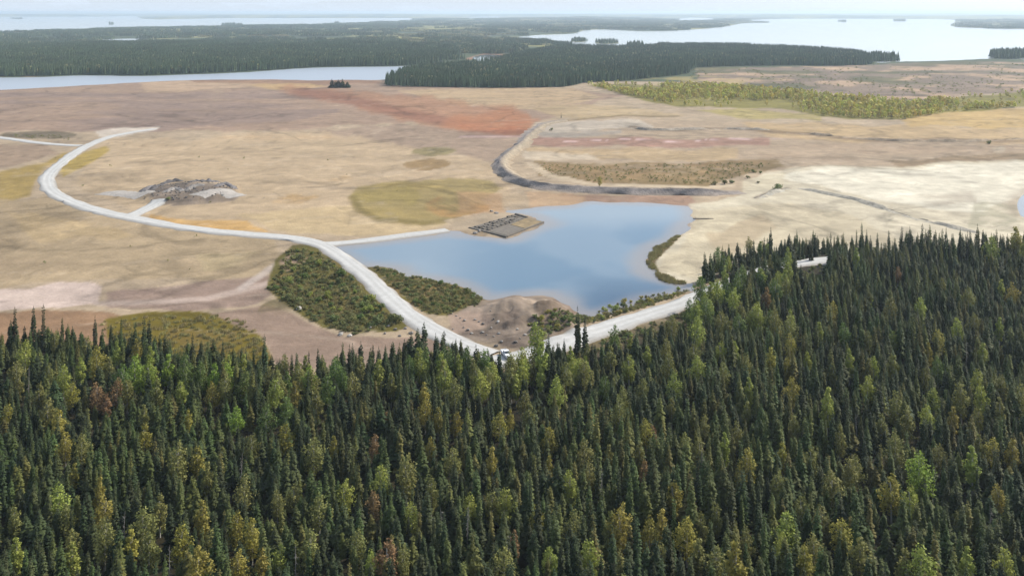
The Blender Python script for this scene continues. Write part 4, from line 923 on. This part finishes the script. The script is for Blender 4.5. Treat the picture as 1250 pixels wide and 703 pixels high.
# yellow-green thicket of young broadleaf trees
lf = []
for i in range(5):
    V = []; Fc = []; low_leaf(random.Random(i + 400), 0, 0, 6, 1.6, V, Fc); lf.append(mesh('young_tree', V, Fc, [M['farleaf']]))
c_lf = proto_coll('young_tree_pool', lf)
pw = [at(a, b)[:2] for a, b in PLAIN_DECID]; x, y = infield(pw, 5.2, 0); pn = fbm(x / 60, y / 60, 131); k = RNG.random(len(x)) < np.clip((pn - .40) * 5, .05, .95); x, y = x[k], y[k]; s = RNG.uniform(.5, 1.35, len(x))
scatter('young_thicket', np.stack([x, y, height(x, y)], 1), RNG.uniform(0, 6, len(x)), np.stack([s, s, s], 1), RNG.integers(0, 5, len(x)), c_lf, 'strip of young yellow green broadleaf trees along the plain', 'thicket')
print('thicket', len(x))
x = RNG.uniform(840, 1260, 900); y = RNG.uniform(78, 116, 900); pn = fbm(x / 40, y / 8, 141); k = pn > .52; w = np.array([at(a, b)[:2] for a, b in zip(x[k], y[k])])
s = RNG.uniform(.8, 2.6, len(w)); scatter('scattered_scrub', np.stack([w[:, 0], w[:, 1], height(w[:, 0], w[:, 1])], 1), RNG.uniform(0, 6, len(w)), np.stack([s * 1.3, s * 1.3, s], 1), RNG.integers(0, 4, len(w)), bush_small, 'scattered dark scrub on the logged ground at right', 'scrub')

# ------------------------------------------------------------------ single trees out on the plain
def put(name, pair, pxl, h, wfac, label, cat, leaf=None, group=None, parts=('crown', 'trunk'), base=12.0):
    w = at(*pxl); z = float(height(np.array([w[0]]), np.array([w[1]]))[0]); s = h / base
    r = dup_tree(name, pair, (w[0], w[1], max(z, -.25)), random.uniform(0, 6), (s * wfac, s * wfac, s), leaf, parts); tag(r, label, cat, group); return r
for i, (x, h, la) in enumerate(((405, 13, 'dark spruce at the left end of the small clump by the narrow lake'), (409, 10, 'second spruce from the left in the small clump by the narrow lake'), (413, 12, 'middle spruce of the small clump by the narrow lake'), (418, 13, 'tallest right hand spruce of the small clump by the narrow lake'), (424, 9, 'low spruce closing the right end of the small clump by the lake'))):
    put('spruce_tree', SP_M[i], (x, 107.5), h * .95, 3.4, la, 'spruce', group='clump of spruces by the narrow lake')
put('birch_tree', DE_M[1], (732, 229), 6.5, 1.1, 'lone orange yellow tree standing on the crest of the embankment', 'birch', 'gold', base=9)
put('shrub', SH_M[1], (205, 247.5), 4.2, 3.2 / 1.3, 'dark bush at the near edge of the rubble heap', 'shrub', 'shrub', parts=('foliage', 'stems'), base=1.3 * 3.2 / 1.0)
put('shrub', SH_M[0], (950, 231.5), 3.6, 1.2, 'lone slim bush on the sand bank beside its painted shadow', 'shrub', 'shrub', parts=('foliage', 'stems'), base=1.3)
put('spruce_tree', SP_M[5], (685, 145), 6, .8, 'tiny lone spruce at the far end of the embankment', 'spruce')
for i, (x, y, h) in enumerate(((872, 226, 2.6), (884, 225, 3.0), (893, 224, 2.4), (913, 218, 1.8), (920, 211, 2.4), (928, 212, 1.8), (925, 224, 1.6))):
    put('shrub', SH_M[i % 4], (x, y), h, 1.2, ('olive bush %s at the right end of the embankment terrace' % ('leftmost of those', 'second', 'third')[i]) if i < 3 else 'small dark bush %s on the sand past the embankment' % ('nearest the embankment', 'farthest back, the larger of two', 'to the right of the larger one', 'in front of the others')[i - 3], 'shrub', 'shrub', 'bushes at the end of the embankment', ('foliage', 'stems'), 1.3)
put('shrub', SH_M[2], (1208, 176), 3, 1.2, 'dark stubby bush on the dark ledge at upper right', 'shrub', 'shrub', None, ('foliage', 'stems'), 1.3)
put('shrub', SH_M[3], (673, 160), 2.6, .9, 'dark little bush on the pale flat inside the embankment bend', 'shrub', 'shrub', None, ('foliage', 'stems'), 1.3)

# ------------------------------------------------------------------ rocks
def rock_mesh(seed, m, sub=1):
    rn = random.Random(seed); bm = bmesh.new(); bmesh.ops.create_icosphere(bm, subdivisions=sub, radius=1)
    for v in bm.verts: v.co *= rn.uniform(.7, 1.12)
    for q in range(3):
        d = Vector((rn.gauss(0, 1), rn.gauss(0, 1), rn.gauss(0, .5))).normalized()
        for v in bm.verts:
            e = v.co.dot(d) - .62
            if e > 0: v.co -= d * e * .85
    for v in bm.verts: v.co.z *= .72
    me = bpy.data.meshes.new('boulder'); bm.to_mesh(me); bm.free(); me.materials.append(m); return me
RK = [rock_mesh(i, M['rock']) for i in range(4)]; RKP = [rock_mesh(i + 9, M['rock_pale']) for i in range(3)]; RKD = [rock_mesh(i + 19, M['rock_dark']) for i in range(5)]
def boulder(x, y, s, ms, label, group=None):
    w = at(x, y); z = float(height(np.array([w[0]]), np.array([w[1]]))[0]); o = link('boulder', random.choice(ms)); o.location = (w[0], w[1], max(z, -.3) + s * .25); o.rotation_euler = (random.uniform(-.3, .3), random.uniform(-.3, .3), random.uniform(0, 6))
    o.scale = (s * random.uniform(.8, 1.3), s, s * random.uniform(.7, 1)); tag(o, label, 'boulder', group); return o
boulder(365, 378, 1.3, RKP, 'large pale boulder at the left edge of the west shrub bed')
boulder(416, 409.5, 1.1, RKP, 'pale boulder at the lower tip of the west shrub bed')
boulder(427, 411, .9, RKP, 'smaller pale boulder right of the one at the bed tip')
boulder(513, 337, .8, RK, 'dark rock standing out of the pond near the east shrub bed')
boulder(78, 247, 1.1, RKP, 'pale boulder beside the bend of the haul road at left')
boulder(523, 464, 1.6, RKP, 'pale boulder in a gap between the foreground trees')
for i, (x, y, s) in enumerate(((440, 405, .7), (452, 401, .7), (463, 398, .6), (474, 399, .7), (483, 403, .8), (495, 402, .7), (502, 408, .9), (488, 411, .7), (470, 408, .6))):
    boulder(x, y, s, RK, ('rock number %d along the foot' % 1).replace('number 1 ', '') + ' of the west bed where it meets the haul road' if False else 'grey rock in the line below the west shrub bed by the haul road', 'rocks below the west shrub bed')
for i in range(16):
    x = 552 + (i * 37 % 60); y = 384 + (i * 23 % 28); boulder(x, y, random.uniform(.35, .75), RK if i % 4 else RKP, 'loose rock on the pale rubble between haul road and mound', 'rocks on the rubble slope')
for i in range(10):
    x = 600 + (i * 29 % 55); y = 404 + (i * 17 % 24); boulder(x, y, random.uniform(.4, .9), RK if i % 3 else RKP, 'rock at the near foot of the bare grey mound', 'rocks at the mound foot')
w = at(858, 268); V = []; Fc = []; limb(V, Fc, (-5, 0, .35), (5.5, .4, .25), .32, .18, 7); limb(V, Fc, (-3, 0, .4), (-4, .9, 1.0), .1, .04, 5); limb(V, Fc, (2, .2, .3), (2.6, -.8, .9), .08, .03, 5)
lg = link('driftwood_log', mesh('driftwood_log', V, Fc, [M['driftwood']], True)); lg.location = (w[0], w[1], .1); tag(lg, 'long dark driftwood log lying on the beige sand east of the pond', 'log')

# ------------------------------------------------------------------ rubble heap with its ridges
rh = empty('rubble_heap', (RUB_C[0], RUB_C[1], 0)); tag(rh, 'round grey heap of rubble with dark ridges beside the spur road', 'rubble heap')
def ridge_part(pts, h, wd, m, seed, parent, ox, oy, name='ridge'):
    ln = smooth([at(x, y)[:2] for x, y in pts], 1.4); V = []; Fc = []; k = 7; n = len(ln); rn = random.Random(seed)
    T = np.gradient(np.array(ln), axis=0); T /= np.linalg.norm(T, axis=1)[:, None] + 1e-9
    for i in range(n):
        e = min(1, 4 * i / n + .1, 4 * (n - 1 - i) / n + .1); hh = h * e * rn.uniform(.55, 1.25)
        for j in range(k):
            u = j / (k - 1) * 2 - 1; o = u * wd * rn.uniform(.8, 1.15); z = hh * max(0, (1 - abs(u) ** 1.4)) * rn.uniform(.75, 1.1) - (.4 if abs(u) == 1 else 0)
            x, y = ln[i] + np.array([-T[i][1], T[i][0]]) * o; V.append([x, y, z])
    b = height(np.array([v[0] for v in V]), np.array([v[1] for v in V]))
    for v, q in zip(V, b): v[2] += float(q); v[0] -= ox; v[1] -= oy
    for i in range(n - 1):
        for j in range(k - 1): a = i * k + j; Fc.append((a, a + k, a + k + 1, a + 1))
    me = mesh(name, V, Fc, [m]); 
    if sum(p.normal.z for p in me.polygons) < 0: me.flip_normals()
    return link(name, me, parent)
for i, (pts, h, wd) in enumerate((([(172,237),(180,231),(190,227)], 1.5, 3.2), ([(184,237),(192,231),(196,226)], 1.5, 2.6), ([(196,226),(210,222.5),(224,221.5)], 1.8, 2.0), ([(228,225),(240,222),(246,221)], 1.5, 2.6), ([(244,227),(254,224),(256,222)], 1.4, 2.4), ([(252,227),(262,224),(268,225)], 1.7, 3), ([(262,233),(276,230),(288,233)], 1.4, 2.6), ([(200,240),(214,236),(224,238)], 1.3, 2.6), ([(226,238),(238,232),(250,231)], 1.4, 2.4))):
    ridge_part(pts, h, wd, M['rock_dark'] if i < 7 else M['rock'], i, rh, RUB_C[0], RUB_C[1])
V = []; Fc = []
for q in range(170):
    a = random.uniform(0, 6.28); d = 27 * math.sqrt(random.random()); s = random.uniform(.25, .9); src = RK[q % 4]; b = len(V); x, y = d * math.cos(a), d * math.sin(a) * 1.05; z = float(height(np.array([RUB_C[0] + x]), np.array([RUB_C[1] + y]))[0])
    for v in src.vertices: V.append((x + v.co.x * s, y + v.co.y * s, z + v.co.z * s + s * .2))
    Fc += [tuple(i + b for i in p.vertices) for p in src.polygons]
tag(link('rubble', mesh('rubble', V, Fc, [M['rock']]), rh), kind='stuff')
for nm, pts, h, wd in (('spoil_bank', [(126,239),(140,236),(158,238),(178,241.5)], .9, 9), ('spoil_bank', [(240,244),(258,239.5),(275,238),(290,241)], 1.0, 8)):
    w = at(*pts[1]); e = empty(nm, (w[0], w[1], 0)) if False else None
    o = ridge_part(pts, h, wd, M['spoil'], 51 + int(pts[0][0]), None, 0, 0, nm); o.data.polygons.foreach_set('use_smooth', [True] * len(o.data.polygons))
    tag(o, 'low pale spoil bank left of the rubble heap by the road' if pts[0][0] < 200 else 'low pale spoil bank along the right side of the rubble heap', 'spoil bank')

# ------------------------------------------------------------------ old foundation standing in the pond edge
cl, cb, crr, ct = [np.array(at(*p)[:2]) for p in ((573,278.5),(618,289.5),(664,271.5),(630,262))]
fc = (cl + cb + crr + ct) / 4; fr = empty('ruined_foundation', (fc[0], fc[1], 0)); tag(fr, 'ruined concrete foundation with rows of piers at the pond edge', 'ruin')
def slab(name, quad, z0, z1, m, parent):
    b = [(*(q - fc), z0) for q in quad] + [(*(q - fc), z1) for q in quad]; me = mesh(name, b, [(3, 2, 1, 0), (4, 5, 6, 7)] + [(i, (i + 1) % 4, 4 + (i + 1) % 4, 4 + i) for i in range(4)], [m])
    bm = bmesh.new(); bm.from_mesh(me); bmesh.ops.recalc_face_normals(bm, faces=bm.faces); bmesh.ops.bevel(bm, geom=list(bm.edges), offset=.06, segments=1, affect='EDGES'); bm.to_mesh(me); bm.free(); return link(name, me, parent)
def uvq(u, v): return cl * (1 - u) * (1 - v) + cb * u * (1 - v) + crr * u * v + ct * (1 - u) * v       # u: along the near-left side, v: towards the far right
slab('footing', [uvq(0, 0), uvq(1, 0), uvq(1, 1), uvq(0, 1)], -.9, .25, M['concrete'], fr)
slab('slab', [uvq(.52, .04), uvq(.95, .04), uvq(.95, .5), uvq(.52, .5)], .24, .36, M['concrete'], fr)
slab('infill', [uvq(.52, .51), uvq(.96, .51), uvq(.96, .97), uvq(.45, .97)], .24, .42, M['ochre'], fr)
slab('wall', [uvq(-.01, -.015), uvq(1.01, -.015), uvq(1.01, .015), uvq(-.01, .015)], -.9, .5, M['concrete_dark'], fr)
slab('wall', [uvq(.975, .02), uvq(1.012, .02), uvq(1.012, 1.0), uvq(.975, 1.0)], -.9, .55, M['concrete'], fr)
slab('wall', [uvq(0, .965), uvq(.43, .965), uvq(.43, 1.0), uvq(0, 1.0)], .2, .8, M['concrete_dark'], fr)
for i in range(4):
    for j in range(9):
        if random.random() < .12: continue
        u, v = .04 + i * .115 + random.uniform(-.012, .012), .07 + j * .099 + random.uniform(-.012, .012); hh = random.uniform(.5, 1.05)
        slab('pier', [uvq(u, v), uvq(u + .06, v), uvq(u + .06, v + .05), uvq(u, v + .05)], .2, hh, M['concrete_dark'], fr)
for i in range(3):
    u = .075 + i * .15; slab('beam', [uvq(u + .03, .06), uvq(u + .05, .06), uvq(u + .05, .94), uvq(u + .03, .94)], .24, .6, M['concrete'], fr)
for i, (x, y) in enumerate(((600,258.5),(606,261),(585,283),(580,285))): boulder(x, y, 1.2, RK, 'dark rock on the shore %s the ruined foundation' % ('behind', 'just behind', 'in front of', 'at the near left of')[i])

# ------------------------------------------------------------------ pickup truck parked in the clearing
tw = at(618, 437.5); tk = empty('pickup_truck', (tw[0], tw[1], float(height(np.array([tw[0]]), np.array([tw[1]]))[0]) + .52), R(200)); tag(tk, 'white pickup truck parked where the gravel road meets the trees', 'truck')
def loft(name, secs, m, parent, bev=.05):
    V = []; Fc = []; k = len(secs[0])
    for s_ in secs: V += s_
    for i in range(len(secs) - 1):
        for j in range(k): Fc.append((i * k + j, i * k + (j + 1) % k, (i + 1) * k + (j + 1) % k, (i + 1) * k + j))
    Fc += [tuple(range(k))[::-1], tuple(range((len(secs) - 1) * k, len(secs) * k))]
    me = mesh(name, V, Fc, [m]); bm = bmesh.new(); bm.from_mesh(me); bmesh.ops.recalc_face_normals(bm, faces=bm.faces)
    if bev: bmesh.ops.bevel(bm, geom=list(bm.edges), offset=bev, segments=2, affect='EDGES')
    bm.to_mesh(me); bm.free(); return link(name, me, parent)
def sec(y, w, z0, z1): return [(-w, y, z0), (w, y, z0), (w, y, z1), (-w, y, z1)]
loft('body', [sec(2.75, .84, .55, .95), sec(2.55, .94, .45, 1.08), sec(1.1, .96, .42, 1.16), sec(-.75, .96, .42, 1.18), sec(-2.75, .95, .5, 1.0)], M['white_paint'], tk)
loft('cab', [sec(1.15, .84, 1.14, 1.2), sec(.45, .76, 1.14, 1.78), sec(-.55, .76, 1.14, 1.82), sec(-.85, .82, 1.14, 1.2)], M['white_paint'], tk)
def boxp(name, a, b, m, parent, bev=.02):
    return loft(name, [[(a[0], a[1], a[2]), (b[0], a[1], a[2]), (b[0], a[1], b[2]), (a[0], a[1], b[2])], [(a[0], b[1], a[2]), (b[0], b[1], a[2]), (b[0], b[1], b[2]), (a[0], b[1], b[2])]], m, parent, bev)
wsv = [(-.72, 1.10, 1.24), (.72, 1.10, 1.24), (.66, .52, 1.74), (-.66, .52, 1.74)]; me = mesh('windshield', [(x, y + .05, z + .03) for x, y, z in wsv] + [(x, y + .02, z) for x, y, z in wsv], [(0, 1, 2, 3), (7, 6, 5, 4), (0, 4, 5, 1), (1, 5, 6, 2), (2, 6, 7, 3), (3, 7, 4, 0)], [M['glass']]); link('windshield', me, tk)
for sgn in (-1, 1):
    boxp('side_window', (sgn * .83 - .03, -.5, 1.26), (sgn * .80 + .03, .35, 1.68), M['glass'], tk, .01)
    boxp('bed_side', (sgn * .90 - .05, -2.72, 1.0), (sgn * .90 + .05, -.9, 1.22), M['white_paint'], tk)
    boxp('headlight', (sgn * .70 - .16, 2.62, .78), (sgn * .70 + .16, 2.80, .98), M['lamp'], tk)
    boxp('mirror', (sgn * 1.05 - .1, .75, 1.2), (sgn * 1.05 + .1, .85, 1.42), M['rubber'], tk)
boxp('tailgate', (-.88, -2.78, .98), (.88, -2.70, 1.22), M['white_paint'], tk); boxp('bumper', (-.9, 2.74, .45), (.9, 2.90, .68), M['steel'], tk); boxp('bumper', (-.9, -2.92, .5), (.9, -2.78, .68), M['steel'], tk); boxp('grille', (-.5, 2.68, .74), (.5, 2.79, .98), M['rubber'], tk)
def disc(r, w, seg, x):
    V = []; Fc = []
    for s_ in (-1, 1):
        for i in range(seg): a = 6.2832 * i / seg; V.append((x + s_ * w, r * math.cos(a), r * math.sin(a)))
    for i in range(seg): Fc.append((i, (i + 1) % seg, seg + (i + 1) % seg, seg + i))
    return V, Fc + [tuple(range(seg))[::-1], tuple(range(seg, 2 * seg))]
for sx in (-.84, .84):
    for yy in (1.75, -1.75):
        wl = link('wheel', mesh('wheel', *disc(.40, .13, 18, 0), [M['rubber']]), tk); wl.location = (sx, yy, .38 - .52 + .04 + .48 - .0); link('rim', mesh('rim', *disc(.24, .145, 12, 0), [M['steel']]), wl)
        wl.location = (sx, yy, .40)
tk.location.z -= .0

# ------------------------------------------------------------------ labels for trees and bushes
ORD = ['first', 'second', 'third', 'fourth', 'fifth', 'sixth', 'seventh', 'eighth', 'ninth', 'tenth', 'eleventh', 'twelfth', 'thirteenth', 'fourteenth', 'fifteenth', 'sixteenth', 'seventeenth', 'eighteenth', 'nineteenth', 'twentieth']
def ordw(i): return ORD[i] if i < 20 else 'twenty ' + ORD[i - 20] if i < 29 else ORD[min(i - 29, 19)] + ' past thirtieth'
def band(y, x):
    third = 'left' if x < 417 else 'middle' if x < 834 else 'right'
    if y < 470 and sdf(FOREST, np.array([x]), np.array([y + 25]))[0] > -32: return 'at the %s forest edge' % third
    return 'in the %s upper forest' % third if y < 500 else 'in the %s middle forest' % ('central' if third == 'middle' else third) if y < 560 else 'in the %s lower forest' % third if y < 625 else 'along the %s bottom edge' % third
grp = {}
for b in BI: grp.setdefault((b['leaf'], band(b['y'], b['x'])), []).append(b)
for (leaf, bd), L_ in grp.items():
    L_.sort(key=lambda b: b['x']); kind = 'aspen' if 'green' in leaf and leaf != 'yellow green' else 'birch'; nm = {'gold': 'golden', 'olive': 'olive', 'orange': 'orange'}.get(leaf, leaf)
    for i, b in enumerate(L_):
        b['name'] = '%s %s %s' % (nm, kind, bd)
        w = 'only %s %s' % (nm, kind) if len(L_) == 1 else '%s %s %s from the left' % (ordw(i), nm, kind)
        tag(b['o'], '%s %s' % (w, bd), kind, 'broadleaf trees in the spruce forest'); b['lab'] = b['o']['label']
for e, x, b in SNAG: tag(e, ('bare grey snag %s the %s' % ('left of' if x < b['x'] else 'right of', b['lab'].replace(' from the left', '').replace('only ', ''))), 'dead tree', 'dead snags in the forest')
sp_s = [s for s in SPR if s['spire']]; left = sorted([s for s in sp_s if s['x'] < 450], key=lambda s: s['x']); mid = sorted([s for s in sp_s if 450 <= s['x'] < 800], key=lambda s: s['x']); right = sorted([s for s in sp_s if s['x'] >= 800], key=lambda s: s['x'])
for i, s in enumerate(left): tag(s['o'], 'slim spruce spire standing above the left forest edge, %s from the left' % ordw(i), 'spruce', 'spruces along the forest edge')
for i, s in enumerate(mid): tag(s['o'], '%s dark spruce from the left in front of the gravel road by the pond' % ordw(i), 'spruce', 'spruces along the forest edge')
for i, s in enumerate(right): tag(s['o'], 'slim spruce spire against the white sand, %s from the left' % ordw(i), 'spruce', 'spruces along the forest edge')
cand = [b for b in BI if b['y'] > 540]; used = {}
rest = [s for s in SPR if not s['spire']]
for s in rest:
    b = min(cand, key=lambda b: (b['x'] - s['mx']) ** 2 + (b['y'] - s['my']) ** 2); dx_ = s['mx'] - b['x']; dy_ = s['my'] - b['y']
    side = ('left of' if dx_ < 0 else 'right of') if abs(dx_) > abs(dy_) * .8 else ('below' if dy_ > 0 else 'above'); used.setdefault((id(b), side), []).append((dx_ ** 2 + dy_ ** 2, s, b))
for (k_, side), L_ in used.items():
    L_.sort(key=lambda q: q[0])
    for i, (d, s, b) in enumerate(L_):
        lab = b['lab'].replace(' from the left', '').replace('only ', '')
        tag(s['o'], '%s %sspruce %s the %s' % (ordw(i), ('', 'pale ', 'tawny ')[s['tone']], side, lab), 'spruce', 'nearest spruces of the foreground forest')
for wh, nm in (('west', 'larger shrub bed'), ('east', 'smaller shrub bed'), ('bank', 'bank above the road'), ('mound', 'bare mound foot')):
    g_ = {}
    for s in [s for s in SHB if s['where'] == wh]: g_.setdefault(({'shrub': 'dark green', 'gold': 'golden'}.get(s['leaf'], s['leaf']), 'back' if s['y'] < {'west': 352, 'east': 352, 'bank': 374, 'mound': 402}[wh] else 'front'), []).append(s)
    for (lf_, bk), L_ in g_.items():
        L_.sort(key=lambda s: s['x'])
        for i, s in enumerate(L_): tag(s['o'], '%s %s bush from left, %s half of the %s' % (ordw(i), lf_, bk, nm), 'shrub', 'bushes of the ' + nm)

for lab_, nm in (('loose rock on the pale rubble', 'rock from the left on the pale rubble between haul road and mound'), ('rock at the near foot', 'rock from the left at the near foot of the bare grey mound'), ('grey rock in the line', 'grey rock from the left in the line below the west shrub bed')):
    L_ = sorted([o for o in COL.objects if o.name.startswith('boulder') and str(o.get('label', '')).startswith(lab_)], key=lambda o: o.location.x / o.location.y)
    for i, o in enumerate(L_): o['label'] = ordw(i) + ' ' + nm
# ------------------------------------------------------------------ air
hz = bpy.data.materials.new('haze'); hz.use_nodes = True; t = hz.node_tree; t.nodes.clear(); o = t.nodes.new('ShaderNodeOutputMaterial'); v = t.nodes.new('ShaderNodeVolumePrincipled')
v.inputs['Color'].default_value = (.70, .85, 1.0, 1); v.inputs['Density'].default_value = HAZE_DENSITY; v.inputs['Anisotropy'].default_value = .2; t.links.new(v.outputs[0], o.inputs['Volume'])
a, zb, zt = 110000.0, -3.0, 118.0
me = mesh('haze', [(-a, -a, zb), (a, -a, zb), (a, a, zb), (-a, a, zb), (-a, -a, zt), (a, -a, zt), (a, a, zt), (-a, a, zt)], [(3, 2, 1, 0), (4, 5, 6, 7), (0, 1, 5, 4), (1, 2, 6, 5), (2, 3, 7, 6), (3, 0, 4, 7)], [hz])
ho = link('haze', me); tag(ho, 'thin bluish haze over the far country', 'haze', None, 'stuff')
